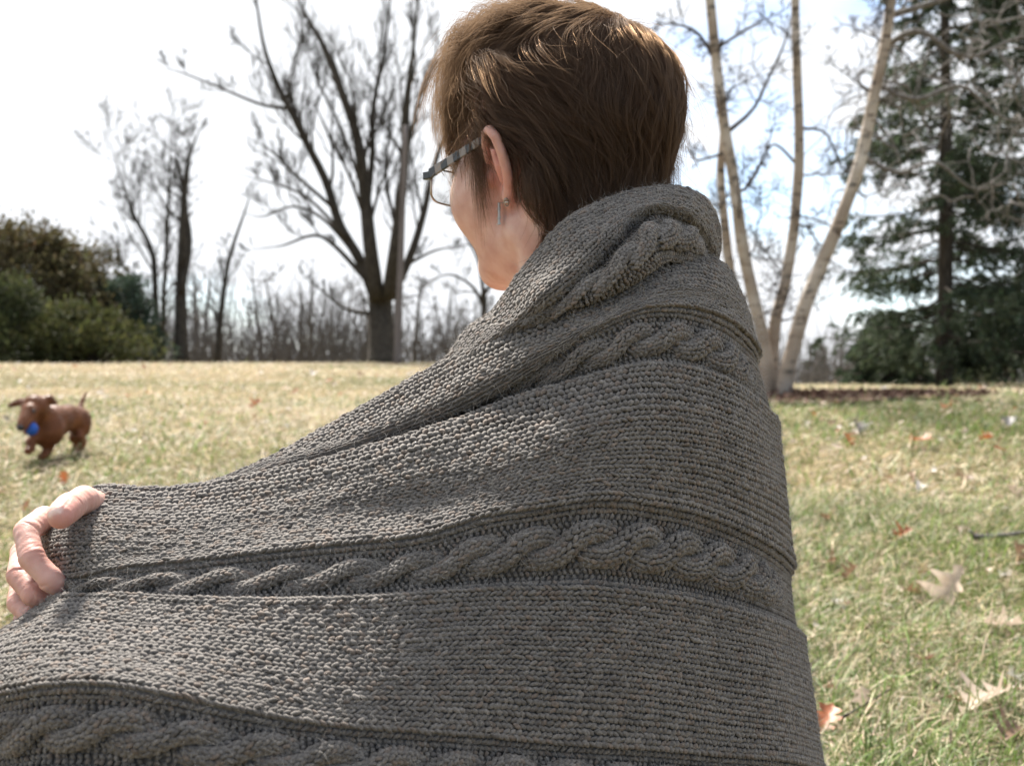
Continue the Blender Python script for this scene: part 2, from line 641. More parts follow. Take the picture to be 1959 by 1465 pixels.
def stockinette(mb, pt, v0, v1, u0=0, u1=1):
    for i, v in enumerate(np.arange(v0, v1)):
        pos, T, W, N, w = pt.sample(v + 0.5, PITCH, u0, u1)
        n = len(w)
        w = np.clip(w, 0.0012, 0.0055)
        sg = 1 if i % 2 else -1
        D = unit(T * 0.62 * PITCH + W * (sg * (0.36 + 0.10 * KR.normal(size=n)) * w)[:, None])
        pos = pos + N * (0.0003 * KR.normal(size=n))[:, None] + W * (0.045 * w * KR.normal(size=n))[:, None]
        slub = 1 + 0.11 * KR.normal(size=n) + 0.25 * (KR.random(n) < .03)
        add_legs(mb, pos, D, N, 0.78 * PITCH * (1 + .08 * KR.normal(size=n)), np.minimum(0.47 * w, 0.0019) * slub)


def purl(mb, pt, v0, v1, u0=0, u1=1, p=0.0040):
    for i, v in enumerate(np.arange(v0, v1)):
        pos, T, W, N, w = pt.sample(v + 0.5, p, u0, u1, jit=0.2)
        w = np.clip(w, 0.0014, 0.0075)
        sg = 1 if i % 2 else -1
        D = unit(W + T * sg * 0.50)
        add_legs(mb, pos, D, N, 0.62 * w, np.minimum(0.34 * p, 0.55 * w), bulge=0.9)


def cable(mb, pt, vc, pitch_x, amp, hgt, hw, u0=0, u1=1, phase=0.0, lift=0.002):
    ds = 0.0036
    pos, T, W, N, w = pt.sample(vc, ds, u0, u1, jit=0)
    k = len(pos)
    sc = np.clip(w / 0.0037, 0.35, 1.15)         # the band is squeezed where it turns away
    s = np.arange(k) * ds
    fr = np.interp(np.arange(k) / k, [0, .68, .82, .9], [1, 1, .35, .1])   # pulled flat where it rounds the back
    for j in (0, 1):
        ph = np.pi * s / pitch_x + j * np.pi + phase
        # strands dwell at the sides and cross over quickly
        a = amp * sc * np.sign(np.cos(ph)) * np.abs(np.cos(ph)) ** 0.75
        c = pos + W * a[:, None] + N * (lift * fr + hgt * fr * np.sin(ph) - 0.006 * (1 - fr))[:, None]
        t = unit(np.gradient(c, axis=0))
        sd = unit(np.cross(t, N))
        n = unit(np.cross(sd, t))
        sgn = np.sign((n * N).sum(-1, keepdims=True)); n = n * sgn
        ln = 7
        for q in range(ln):
            th = np.radians(-84 + 168 * q / (ln - 1))
            pp = c + sd * (hw * sc * np.sin(th))[:, None] + n * (hw * 0.74 * fr * np.cos(th) * np.clip(sc, 0.6, 1.1))[:, None]
            nn = unit(sd * np.sin(th) * 0.8 + n * np.cos(th))
            sg = 1 if q % 2 else -1
            cr = unit(np.cross(nn, t))
            D = unit(t + cr * sg * 0.38)
            pp = pp + t * (ds * 0.5 * (q % 2)) + KR.normal(size=pp.shape) * 0.0002
            on = np.sin(ph) > -.75            # the crossing below is hidden by the strand above
            add_legs(mb, pp[on], D[on], nn[on], 0.0030, np.minimum(0.0017, 0.0019 * sc)[on])
        # core of the strand
        mb.tube(c - n * (0.0006 + 0.002 * (1 - fr))[:, None], hw * 0.62 * sc * np.sqrt(fr), 8, YARN * 0.95, cap=False)


def backing(mb, pt, v0, v1, step=1.0, off=-0.0016):
    vs = np.arange(v0, v1 + 1e-6, step)
    g = []
    for v in vs:
        p, T, W, N, w = pt.frame(v)
        g.append((p + N * off)[::3])
    g = np.array(g)
    a, b = g.shape[:2]
    i = np.arange(a - 1)[:, None] * b; j = np.arange(b - 1)[None]
    q = np.stack([i + j, i + b + j, i + b + j + 1, i + j + 1], -1).reshape(-1, 4)
    mb.add(g.reshape(-1, 3), q, None, YARN)


def back(rows):
    """each row goes on round the far side of the back"""
    out = []
    for r in rows:
        x, y, d = r[-1]
        out.append(r + [(x - 30, y + 12, d + 0.14), (x - 150, y + 20, d + 0.24)])
    return out


# traced lines of the wrap: (pixel x, pixel y, metres from the camera), neck edge first
_A0 = [(230,985,.86),(225,975,.84),(250,970,.84),(320,965,.84),(410,945,.84),(520,895,.84),(630,840,.85),(732,785,.86),(830,725,.86),(930,655,.85),(1030,600,.84),(1130,568,.84),(1240,505,.86),(1320,485,.90),(1375,505,.95),(1400,545,1.02)]
_A1 = [(225,975,.85),(215,965,.825),(245,960,.815),(320,955,.80),(410,928,.785),(520,880,.79),(630,820,.805),(732,762,.815),(830,708,.815),(930,655,.80),(1030,607,.795),(1130,580,.79),(1240,525,.81),(1320,505,.845),(1370,520,.89),(1410,562,.97)]
A2 = [(222,970,.84),(210,960,.815),(240,956,.80),(320,950,.785),(410,932,.775),(525,890,.773),(640,850,.775),(750,800,.775),(860,745,.775),(960,695,.775),(1060,650,.775),(1150,610,.78),(1250,560,.80),(1330,550,.83),(1392,572,.87),(1430,615,.96)]
A0 = [(x, y, d + (.014 if 1000 < x < 1180 else .034 if 1180 <= x < 1340 else 0)) for x, y, d in _A0]
A1 = [(x, y, d + (.012 if 1000 < x < 1180 else .026 if 1180 <= x < 1340 else 0)) for x, y, d in _A1]
B  = [(215,962,.835),(200,955,.81),(232,950,.80),(315,948,.79),(408,936,.783),(530,901,.795),(648,868,.802),(760,826,.803),(870,782,.80),(985,724,.788),(1070,665,.775),(1155,622,.775),(1242,590,.785),(1330,594,.81),(1402,624,.85),(1448,680,.95)]
A3 = [(218,966,.838),(205,958,.812),(236,953,.80),(318,949,.786),(408,934,.776),(528,899,.766),(645,867,.763),(755,829,.763),(868,784,.765),(972,730,.769),(1066,668,.772),(1152,617,.777),(1246,575,.79),(1330,572,.82),(1397,598,.86),(1439,647,.955)]
BC = [(208,955,.835),(193,950,.808),(225,945,.795),(308,946,.795),(405,938,.79),(530,906,.80),(650,878,.805),(765,838,.805),(880,795,.797),(990,745,.782),(1080,698,.772),(1162,665,.77),(1245,642,.778),(1335,652,.80),(1412,690,.84),(1466,742,.95)]
C  = [(200,948,.82),(185,942,.785),(215,937,.768),(300,941,.765),(400,930,.77),(528,905,.775),(655,876,.78),(783,838,.782),(900,802,.778),(994,764,.772),(1090,735,.767),(1175,710,.766),(1250,696,.772),(1340,710,.79),(1420,745,.83),(1481,805,.95)]
CD1= [(150,1000,.82),(112,992,.76),(160,985,.725),(300,990,.715),(400,985,.72),(528,962,.73),(655,935,.735),(783,905,.735),(900,875,.735),(1000,845,.732),(1095,815,.733),(1180,795,.738),(1260,787,.75),(1355,800,.775),(1440,835,.82),(1489,870,.95)]
CD2= [(120,1070,.80),(84,1050,.745),(130,1040,.705),(280,1045,.69),(400,1035,.695),(528,1015,.705),(655,995,.712),(783,972,.715),(900,945,.716),(1005,915,.716),(1100,890,.72),(1185,880,.727),(1265,880,.74),(1365,895,.77),(1455,930,.82),(1500,960,.95)]
D  = [(140,1130,.79),(105,1112,.73),(163,1104,.69),(245,1090,.68),(367,1080,.68),(490,1065,.685),(653,1047,.69),(800,1031,.695),(931,992,.702),(1017,977,.706),(1124,960,.712),(1189,960,.72),(1253,969,.732),(1340,988,.757),(1450,1035,.81),(1514,1085,.95)]
DE = [(130,1150,.78),(112,1130,.72),(165,1122,.685),(245,1116,.675),(367,1112,.673),(490,1106,.677),(653,1098,.682),(800,1085,.687),(935,1060,.694),(1020,1050,.70),(1124,1040,.706),(1189,1042,.714),(1253,1051,.727),(1345,1070,.752),(1455,1110,.805),(1520,1150,.95)]
E  = [(60,1195,.80),(114,1146,.71),(163,1141,.685),(245,1141,.672),(367,1147,.665),(490,1149,.667),(653,1147,.672),(800,1135,.679),(935,1124,.688),(1030,1121,.694),(1124,1119,.70),(1189,1125,.709),(1253,1134,.722),(1345,1149,.748),(1460,1181,.80),(1528,1212,.95)]
EF1= [(-120,1310,.80),(-30,1238,.72),(100,1190,.67),(245,1205,.652),(367,1213,.648),(490,1222,.650),(653,1230,.656),(800,1222,.664),(940,1215,.674),(1035,1216,.682),(1130,1218,.69),(1195,1222,.70),(1260,1230,.713),(1355,1245,.74),(1475,1270,.795),(1543,1300,.95)]
EF2= [(-200,1370,.78),(-80,1295,.69),(70,1262,.643),(210,1264,.632),(340,1280,.63),(480,1298,.634),(640,1315,.642),(795,1312,.652),(940,1310,.664),(1040,1315,.672),(1138,1320,.682),(1200,1325,.692),(1267,1333,.706),(1365,1350,.734),(1490,1372,.79),(1558,1400,.95)]
FF = [(-240,1440,.77),(-110,1370,.68),(40,1326,.628),(184,1316,.617),(306,1333,.615),(450,1365,.62),(620,1392,.63),(790,1404,.642),(940,1414,.655),(1040,1423,.664),(1146,1430,.675),(1205,1433,.686),(1274,1438,.70),(1375,1447,.73),(1503,1458,.785),(1571,1480,.95)]
FG = [(-260,1510,.76),(-115,1445,.67),(40,1400,.62),(184,1395,.608),(306,1410,.605),(450,1435,.608),(620,1456,.618),(790,1474,.63),(940,1484,.643),(1040,1492,.653),(1146,1500,.665),(1205,1502,.676),(1274,1506,.69),(1375,1515,.72),(1503,1528,.775),(1576,1550,.95)]
_cr = lambda x: float(np.interp(x, [380, 520, 860, 1010], [0, 1, 1, 0]))
BC = [(x, y + 3 * _cr(x), d + .034 * _cr(x)) for x, y, d in BC]
_c2 = lambda x: float(np.interp(x, [250, 480, 800, 1010], [0, 1, 1, 0]))
A0 = [(x, y, d + .020 * _c2(x)) for x, y, d in A0]
A1 = [(x, y, d + .020 * _c2(x)) for x, y, d in A1]
A2 = [(x, y, d + .016 * _c2(x)) for x, y, d in A2]
A3 = [(x, y, d + .024 * _c2(x)) for x, y, d in A3]
B = [(x, y, d + .012 * _c2(x)) for x, y, d in B]
C = [(x, y, d - .022 * _c2(x)) for x, y, d in C]
CD1 = [(x, y, d - .008 * _c2(x)) for x, y, d in CD1]
G  = [(x - 4, y + 82, d - .006) for x, y, d in FG]
H1 = [(x - 6, y + 300, d - .02) for x, y, d in FG]
H2 = [(x, y + 800, d - .01) for x, y, d in FG]
H3 = [(x + 10, 732 + (HC - 0.01) * F / (d + .0), d) for x, y, d in FG]
_tw = lambda x: float(np.interp(x, [-100, 300, 700, 1000], [1, 1, .6, 0]))


def _lean(row, t):
    return [(x, y, d + t * _tw(x)) for x, y, d in row]


C, CD2, D, DE, E = _lean(C, .004), _lean(CD2, -.004), _lean(D, -.008), _lean(DE, -.013), _lean(E, -.018)
EF1, EF2, FF, FG, G = _lean(EF1, -.026), _lean(EF2, -.036), _lean(FF, -.044), _lean(FG, -.041), _lean(G, -.040)
H1, H2 = _lean(H1, -.04), _lean(H2, -.03)
MAIN_ROWS = back([A0, A1, A2, A3, B, BC, C, CD1, CD2, D, DE, E, EF1, EF2, FF, FG, G, H1, H2, H3])
MAIN_V = [0, 6, 13, 21, 26, 32, 39, 48, 58, 67, 74, 81, 91, 101, 110, 117, 124, 140, 160, 180]
BANDS = [(26, 39), (67, 81), (110, 124)]


def main_profile(v):
    h = 0.0022
    for a, b in BANDS:
        t = float(smooth(a - 0.8, a + 1.7, v) * (1 - smooth(b - 1.7, b + 0.8, v)))
        h -= 0.0052 * t
        # the border wale rolls up a little
        h += 0.0012 * math.exp(-((v - (a - 0.9)) / 1.1) ** 2) + 0.0012 * math.exp(-((v - (b + 0.9)) / 1.1) ** 2)
    return h


K0 = [(800,770,.85),(860,720,.86),(915,660,.87),(960,625,.88),(1000,580,.885),(1035,530,.89),(1085,470,.90),(1130,435,.905),(1180,410,.915),(1235,393,.93),(1285,387,.945),(1315,392,.965),(1340,410,.99),(1350,440,1.03),(1350,480,1.07)]
K1 = [(790,738,.80),(847,695,.81),(898,628,.82),(940,598,.83),(975,553,.84),(1013,500,.85),(1062,440,.86),(1108,405,.87),(1166,378,.885),(1223,361,.90),(1280,355,.92),(1318,361,.94),(1353,382,.965),(1372,425,1.0),(1372,490,1.03)]
K2 = [(790,755,.785),(870,690,.785),(925,640,.79),(975,605,.795),(1020,550,.803),(1065,500,.812),(1110,450,.825),(1150,425,.838),(1195,400,.852),(1245,382,.868),(1295,380,.888),(1330,392,.905),(1356,415,.935),(1370,460,.96),(1368,505,.985)]
K3 = [(795,775,.785),(880,712,.782),(945,665,.785),(1005,622,.788),(1052,577,.792),(1100,540,.80),(1145,495,.812),(1185,450,.828),(1212,418,.845),(1250,402,.862),(1298,410,.885),(1328,428,.90),(1345,455,.925),(1358,490,.95),(1358,518,.975)]
K4 = [(800,785,.80),(890,725,.80),(955,680,.805),(1015,640,.81),(1062,600,.815),(1110,560,.825),(1155,515,.835),(1190,470,.85),(1215,440,.865),(1250,425,.885),(1295,430,.905),(1322,445,.92),(1335,470,.945),(1345,500,.97),(1348,522,.995)]
K2 = [(x, y, d - .010) for x, y, d in K2]
K3 = [(x, y, d - .010) for x, y, d in K3]
_kd = [.038, .034, .026, .014] + [0] * 11
K0, K1, K2, K3, K4 = [[(x, y, d + e) for (x, y, d), e in zip(r, _kd)] for r in (K0, K1, K2, K3, K4)]
COLLAR_ROWS = [r + [(r[-1][0] - 25, r[-1][1] + 15, r[-1][2] + .06)] for r in (K0, K1, K2, K3, K4)]
T0 = [(985,625,.83),(1045,580,.83),(1090,540,.835),(1140,498,.84),(1180,452,.85),(1200,420,.865),(1240,400,.885),(1300,412,.915),(1332,440,.955),(1350,482,1.0)]
T1 = [(990,620,.80),(1050,582,.80),(1097,548,.805),(1150,503,.81),(1190,456,.822),(1210,428,.838),(1245,408,.858),(1300,420,.885),(1333,445,.925),(1352,488,.97)]
T2 = [(998,622,.79),(1060,590,.786),(1112,562,.785),(1167,527,.788),(1212,490,.797),(1242,458,.812),(1272,446,.832),(1312,456,.862),(1342,472,.905),(1358,502,.96)]
T3 = [(1005,624,.793),(1074,598,.789),(1128,585,.789),(1185,556,.794),(1242,520,.808),(1275,504,.825),(1313,507,.858),(1345,512,.905),(1362,522,.96),(1372,530,.99)]
T4 = [(1010,620,.81),(1078,594,.806),(1130,580,.806),(1187,550,.812),(1245,512,.83),(1278,496,.85),(1315,498,.88),(1345,504,.93),(1360,515,.985),(1366,522,1.02)]


T0 = [(x, y, d + .022) for x, y, d in T0]
T1 = [(x, y, d + .020) for x, y, d in T1]
T4 = [(x, y, d + .010) for x, y, d in T4]


def build_shawl():
    root = empty('shawl', (0.0, 0.8, 0.0))
    tag(root, 'heathered grey brown cable knit wool shawl wrapped round the seated person', 'shawl')
    main = Patch(MAIN_ROWS, MAIN_V, profile=main_profile, seed=3)
    strips = [(0, 28), (38, 69), (80, 112)]
    for a, b in strips:
        mb = MB(); stockinette(mb, main, a, b)
        tag(mb.build('stockinette_panel', WOOL, root), kind='stuff')
    for a, b in BANDS:
        mb = MB(); purl(mb, main, a, b)
        tag(mb.build('purl_band', WOOL, root), kind='stuff')
    for (a, b), px, ph in zip(BANDS, (0.034, 0.036, 0.036), (0.6, 1.1, 0.2)):
        mb = MB(); cable(mb, main, (a + b) / 2, px, 0.0080, 0.0034, 0.0062, u1=.93, phase=ph, lift=0.0003)
        tag(mb.build('cable_braid', WOOL, root), kind='stuff')
    mb = MB(); stockinette(mb, main, 124, 128)
    tag(mb.build('stockinette_panel', WOOL, root), kind='stuff')
    mb = MB(); backing(mb, main, 0, 130); backing(mb, main, 130, 180, 1.5, 0.0)
    mb.build('knit_backing', WOOL, root)
    col = Patch(COLLAR_ROWS, [0, 8, 17, 26, 30], lumps=0.0015, seed=5)
    mb = MB(); stockinette(mb, col, 0, 30); backing(mb, col, 0, 30)
    tag(mb.build('rolled_collar', WOOL, root), kind='stuff')
    fold = Patch([T0, T1, T2, T3, T4], [0, 4, 11, 18, 21], lumps=0.0035, lump_scale=55, seed=9)
    mb = MB(); stockinette(mb, fold, 0, 4); purl(mb, fold, 4, 21); backing(mb, fold, 0, 21)
    tag(mb.build('collar_fold', WOOL, root), kind='stuff')
    mb = MB(); cable(mb, fold, 11.3, 0.033, 0.0058, 0.003, 0.0062, phase=0.4, lift=0.0008)
    tag(mb.build('cable_braid', WOOL, root), kind='stuff')
    # stray fibres
    R = np.concatenate(fuzz_roots)
    near = R[:, 1] < 1.15
    R = R[near]
    R = R[KR.permutation(len(R))[:52000]]
    n = len(R)
    p = R[:, :3].copy(); nn = R[:, 3:6]; D = R[:, 6:9]
    d = unit(nn * KR.uniform(0.25, 1.1, (n, 1)) + D * KR.normal(size=(n, 1)) * 0.9 + KR.normal(size=(n, 3)) * 0.5)
    Ln = KR.gamma(2.2, 0.0018, n) + 0.002
    k = 6
    pts = np.empty((n, k, 3)); pts[:, 0] = p
    curl = KR.normal(size=(n, 3)) * 0.55
    for i in range(1, k):
        d = unit(d + curl * 0.55 + KR.normal(size=(n, 3)) * 0.22)
        p = p + d * (Ln / (k - 1))[:, None]
        pts[:, i] = p
    o = curves_obj('wool_fuzz', pts, np.linspace(0.00007, 0.00003, k), FUZZ, root)
    tag(o, kind='stuff')
    return root


SHAWL = build_shawl()
# ------------------------------------------------------------------ the seated person
HEAD_ANG = math.radians(45.0)
H0 = np.array([0.042, 0.98, HC + 0.182])           # middle of the head at ear height
HF = np.array([-math.sin(HEAD_ANG), math.cos(HEAD_ANG), 0.0])   # facing
HL = np.array([-math.cos(HEAD_ANG), -math.sin(HEAD_ANG), 0.0])  # to her left
HU = np.array([0, 0, 1.0])
HM = np.stack([HF, HL, HU])                        # rows: local axes


def h2w(p):
    return np.asarray(p, float) @ HM + H0


def w2h(p):
    return (p - H0.astype(p.dtype)) @ HM.T.astype(p.dtype)


EU = unit(np.array([0.08, 0.25, 1.0])); EO = np.array([-0.86, 0.51, 0.0]); EO = unit(EO - EU * (EO @ EU))
EN = np.cross(EO, EU)                               # out of the front of the ear
if EN[0] < 0: EN = -EN
EC = np.array([0.012, 0.0660, -0.004])


def ear_pt(o, u, n=0.0):
    return EC + EO * o + EU * u + EN * n


def sd_skull(p):
    d = sd_ell(p, (-.012, 0, .045), (.098, .076, .085))
    d = smin(d, sd_ell(p, (.032, 0, -.018), (.060, .0605, .080)), .03)
    d = smin(d, sd_cap(p, (-.035, 0, -.04), (-.055, 0, -.20), .054, .058), .03)
    ps = p.copy(); ps[..., 1] = np.abs(ps[..., 1])
    d = smin(d, sd_ell(ps, (-.034, .062, -.02), (.012, .010, .022)), .012)
    return d


def sd_head(p):
    ps = p.copy(); ps[..., 1] = np.abs(ps[..., 1])
    d = sd_ell(p, (-.012, 0, .045), (.098, .076, .085))
    d = smin(d, sd_ell(p, (.032, 0, -.018), (.060, .0605, .080)), .03)
    d = smin(d, sd_cap(ps, (-.002, .050, -.055), (.066, .013, -.081), .015, .013), .022)
    d = smin(d, sd_ell(p, (.068, 0, -.081), (.016, .018, .015)), .015)
    d = smin(d, sd_ell(ps, (.054, .040, -.022), (.030, .026, .030)), .025)
    d = smin(d, sd_ell(p, (.076, 0, .028), (.020, .048, .014)), .018)
    # nose, lips
    d = smin(d, sd_cap(p, (.088, 0, .014), (.108, 0, -.028), .006, .0105), .010)
    d = smin(d, sd_ell(ps, (.096, .012, -.031), (.009, .007, .007)), .006)
    d = smin(d, sd_ell(p, (.086, 0, -.052), (.010, .022, .005)), .005)
    d = smin(d, sd_ell(p, (.085, 0, -.062), (.010, .019, .006)), .005)
    # eyes
    d = smax(d, -sd_ell(ps, (.090, .032, .010), (.013, .017, .011)), .008)
    d = smin(d, sd_ell(ps, (.072, .032, .009), (.0135, .0135, .0125)), .004)
    # neck and its muscle
    d = smin(d, sd_cap(p, (-.030, 0, -.04), (-.050, 0, -.20), .049, .056), .028)
    d = smin(d, sd_cap(ps, (-.030, .055, -.040), (.010, .022, -.165), .012, .013), .016)
    d = smin(d, sd_cap(p, (.005, 0, -.09), (-.010, 0, -.18), .024, .030), .03)
    # ear
    d = smin(d, sd_ell(ps, (-.034, .062, -.02), (.012, .010, .022)), .012)
    q = ps - EC.astype(p.dtype)
    e = np.stack([q @ EO.astype(p.dtype) * .88, q @ EU.astype(p.dtype) * 1.06, q @ EN.astype(p.dtype)], -1)
    tilt = e.copy()
    plate = sd_ell(tilt, (.011, -.001, -.002), (.017, .028, .0038))
    plate = smin(plate, sd_ell(tilt, (.008, -.027, -.001), (.0085, .011, .0042)), .006)
    hel = sd_chain(e, [(.001, .004, .006), (.003, .020, .006), (.009, .030, .005), (.018, .031, .004), (.026, .023, .003), (.0285, .009, .002), (.026, -.006, .001), (.020, -.019, .0), (.013, -.028, 0)],
                   [.0022, .003, .0038, .0042, .0042, .0038, .0034, .0032, .004])
    anti = sd_chain(e, [(.010, .016, .003), (.017, .012, .004), (.0185, .0, .004), (.014, -.012, .003)], [.002, .0028, .003, .0026])
    tragus = sd_ell(e, (-.002, -.008, .006), (.004, .007, .004))
    ear = smin(plate, hel, .004)
    ear = smin(ear, anti, .003)
    ear = smax(ear, -sd_ell(e, (.006, -.006, .006), (.009, .011, .0065)), .004)
    ear = smin(ear, tragus, .004)
    d = smin(d, ear, .0055)
    return d


HAND = dict(
    thumb=([(225, 1005, .810), (200, 972, .772), (160, 958, .722), (132, 970, .694), (116, 987, .676)], [.0130, .0112, .0100, .0094, .0080]),
    index=([(105, 1005, .755), (75, 992, .728), (43, 1014, .703), (52, 1064, .688), (86, 1103, .686), (103, 1118, .690)], [.0110, .0102, .0093, .0088, .0081, .0066]),
    middle=([(75, 1045, .760), (38, 1055, .735), (29, 1098, .709), (56, 1134, .697), (86, 1150, .702), (104, 1158, .710)], [.0108, .0098, .0090, .0085, .0077, .0064]),
    ring=([(72, 1100, .765), (36, 1110, .745), (27, 1150, .722), (48, 1174, .712), (74, 1187, .718), (88, 1192, .724)], [.0105, .0092, .0084, .0079, .0072, .0060]),
    little=([(80, 1140, .770), (48, 1150, .752), (36, 1184, .735), (50, 1200, .727), (68, 1208, .731), (78, 1212, .736)], [.0100, .0082, .0074, .0069, .0062, .0052]),
)


def build_person():
    SKIN_M, N, L, b = new_mat('skin')
    tcn = N.new('ShaderNodeTexCoord')
    n1 = N.new('ShaderNodeTexNoise'); n1.inputs['Scale'].default_value = 45; n1.inputs['Detail'].default_value = 5
    n2 = N.new('ShaderNodeTexNoise'); n2.inputs['Scale'].default_value = 900; n2.inputs['Detail'].default_value = 3
    for n in (n1, n2): L.new(tcn.outputs['Object'], n.inputs['Vector'])
    r1 = ramp(N, [(0.32, (0.47, 0.275, 0.225)), (0.50, (0.55, 0.36, 0.305)), (0.68, (0.61, 0.445, 0.385))])
    L.new(n1.outputs['Fac'], r1.inputs['Fac'])
    at = N.new('ShaderNodeVertexColor'); at.layer_name = 'tint'
    mu = N.new('ShaderNodeMixRGB'); mu.blend_type = 'MULTIPLY'; mu.inputs['Fac'].default_value = 1
    L.new(r1.outputs['Color'], mu.inputs['Color1']); L.new(at.outputs['Color'], mu.inputs['Color2'])
    L.new(mu.outputs['Color'], b.inputs['Base Color'])
    b.inputs['Roughness'].default_value = 0.5
    b.inputs['Specular IOR Level'].default_value = 0.35
    b.inputs['Subsurface Weight'].default_value = 0.35
    b.inputs['Subsurface Radius'].default_value = (1.0, 0.35, 0.2)
    b.inputs['Subsurface Scale'].default_value = 0.0035
    bp = N.new('ShaderNodeBump'); bp.inputs['Strength'].default_value = 0.35; bp.inputs['Distance'].default_value = 0.0006
    L.new(n2.outputs['Fac'], bp.inputs['Height']); L.new(bp.outputs['Normal'], b.inputs['Normal'])

    base = np.array([0.08, 1.0, 0.0])
    root = empty('person', base)
    tag(root, 'person seated on the grass seen from behind with short brown hair and face turned away', 'person')

    mb = MB()
    v, q = surface_nets(sd_head, (-.125, -.105, -.20), (.13, .115, .14), 0.0017)
    # ears and the skin behind them are redder
    c = np.ones((len(v), 3))
    e = v.copy(); e[:, 1] = np.abs(e[:, 1])
    re = np.exp(-(np.linalg.norm((e - (EC + EO * .014)) / np.array([.026, .022, .04]), axis=1) ** 2))
    c *= 1 - re[:, None] * np.array([0.0, 0.30, 0.30])
    lips = np.exp(-(np.linalg.norm((v - np.array([.092, 0, -.057])) / np.array([.012, .022, .010]), axis=1) ** 4))
    c *= 1 - lips[:, None] * np.array([0.1, 0.4, 0.35])
    mb.add(h2w(v), q, None, c)

    # hand closed round the shawl covered elbow
    chains = {k: (np.array([P(p[0] + (0 if k == 'thumb' else 9), p[1] + (0 if k == 'thumb' else 3), p[2]) for p in pts]), [a * (1 if k == 'thumb' else .93) for a in r]) for k, (pts, r) in HAND.items()}
    raw = chains
    chains = {}
    for k, (pts, r) in raw.items():
        n_ = 4 * (len(pts) - 1) + 1
        u_ = np.linspace(0, len(pts) - 1, n_)
        pp = .5 * catmull_at(pts, u_) + .5 * np.stack([np.interp(u_, np.arange(len(pts)), pts[:, a]) for a in range(3)], 1)
        rr_ = np.interp(u_, np.arange(len(pts)), r)
        ph = u_ - np.floor(u_)
        rr_ = rr_ * (1 - .12 * np.sin(np.pi * ph) * (u_ > .9) * (u_ < len(pts) - 2))
        chains[k] = (pp, list(rr_))
    palm = [P(150, 1010, .775), P(110, 1060, .785), P(105, 1120, .785)]
    wrist = P(215, 1040, .83)

    def sd_hand(p):
        d = None
        for k, (pts, r) in chains.items():
            pts = pts.astype(p.dtype)
            f = sd_chain(p, pts, [a * .95 for a in r], 0.0012)
            d = f if d is None else smin(d, f, .0018)
        pm = smin(sd_cap(p, palm[0], palm[1], .020, .021), sd_cap(p, palm[1], palm[2], .021, .018), .01)
        for k in ('index', 'middle', 'ring', 'little'):
            pm = smin(pm, sd_cap(p, palm[1], chains[k][0][0], .016, .011), .008)
        pm = smin(pm, sd_cap(p, palm[0], chains['thumb'][0][0], .016, .0125), .008)
        pm = smin(pm, sd_cap(p, palm[1], wrist, .020, .024), .012)
        return smin(d, pm, .004)
    allp = np.concatenate([c_[0] for c_ in chains.values()] + [np.array(palm), [wrist]])
    v, q = surface_nets(sd_hand, allp.min(0) - .03, allp.max(0) + .03, 0.0009)
    # skin folds at the joints
    c = np.ones((len(v), 3))
    disp = np.zeros(len(v))
    RW = np.random.default_rng(3)
    for k, (pts, r) in raw.items():
        for j in (2, 3):
            ax = unit(pts[j + 1] - pts[j - 1])
            rel = v - pts[j]
            m = np.linalg.norm(rel, axis=1) < r[j] * 1.9
            for o in (-0.0042, -0.0024, -0.0008, 0.0009, 0.0026, 0.0043):
                tl = unit(ax + RW.normal(size=3) * .16)
                al = rel[m] @ tl + .0005 * wobble(v[m], 260, j)
                disp[m] -= RW.uniform(.00010, .00030) * np.exp(-((al - o) / 0.00055) ** 2)
            c[m] *= 1 - (.14 * np.exp(-(np.linalg.norm(rel[m], axis=1) / (r[j] * 1.1)) ** 2))[:, None] * np.array([0.0, 1, 1])
        tip = np.linalg.norm(v - pts[-1], axis=1)
        c *= 1 - (np.exp(-(tip / 0.012) ** 2))[:, None] * np.array([0.0, 0.20, 0.18])
    disp += .00018 * wobble(v, 420, 8) + .00045 * wobble(v, 90, 9)
    # nails: a flat plate with a groove round it and a pale free edge
    for k, nrm in (('thumb', (-.30, -.62, .68)), ('index', (-.70, -.55, -.45)), ('middle', (-.75, -.35, -.5))):
        pts, r = raw[k]
        ax = unit(pts[-1] - pts[-2])
        nn = np.array(nrm, float); nn = unit(nn - ax * (nn @ ax)); sd_ = np.cross(ax, nn)
        rel = v - pts[-1]
        al, hn, hs = rel @ ax, rel @ nn, rel @ sd_
        ang = np.degrees(np.arctan2(hs, hn))
        dist = np.maximum(np.abs(ang) - 47, 0) / 8 + np.maximum(-(al + .0085) , 0) / .0006 + np.maximum(al - .0062, 0) / .0006
        near_ = (np.linalg.norm(rel, axis=1) < .016) & (hn > 0)
        pl = np.where(near_, np.exp(-dist ** 2), 0)
        rim_ = np.where(near_, np.exp(-((np.abs(ang) - 50) / 5) ** 2) * (al > -.009) * (al < .006) + np.exp(-((al + .0092) / .0007) ** 2) * (np.abs(ang) < 52), 0)
        disp += .0004 * pl - .00055 * np.clip(rim_, 0, 1)
        edge = pl * smooth(.0030, .0042, al)
        c = c * (1 - pl[:, None]) + pl[:, None] * np.array([1.06, 1.02, 1.02])
        c = c * (1 - edge[:, None]) + edge[:, None] * np.array([1.25, 1.55, 1.65])
    g = unit(np.stack([sd_hand((v + np.eye(3)[a] * 8e-4)) - sd_hand((v - np.eye(3)[a] * 8e-4)) for a in range(3)], 1))
    v = v + g * disp[:, None]
    c *= np.array([1.08, 1.0, 1.0])
    mb.add(v, q, None, c)

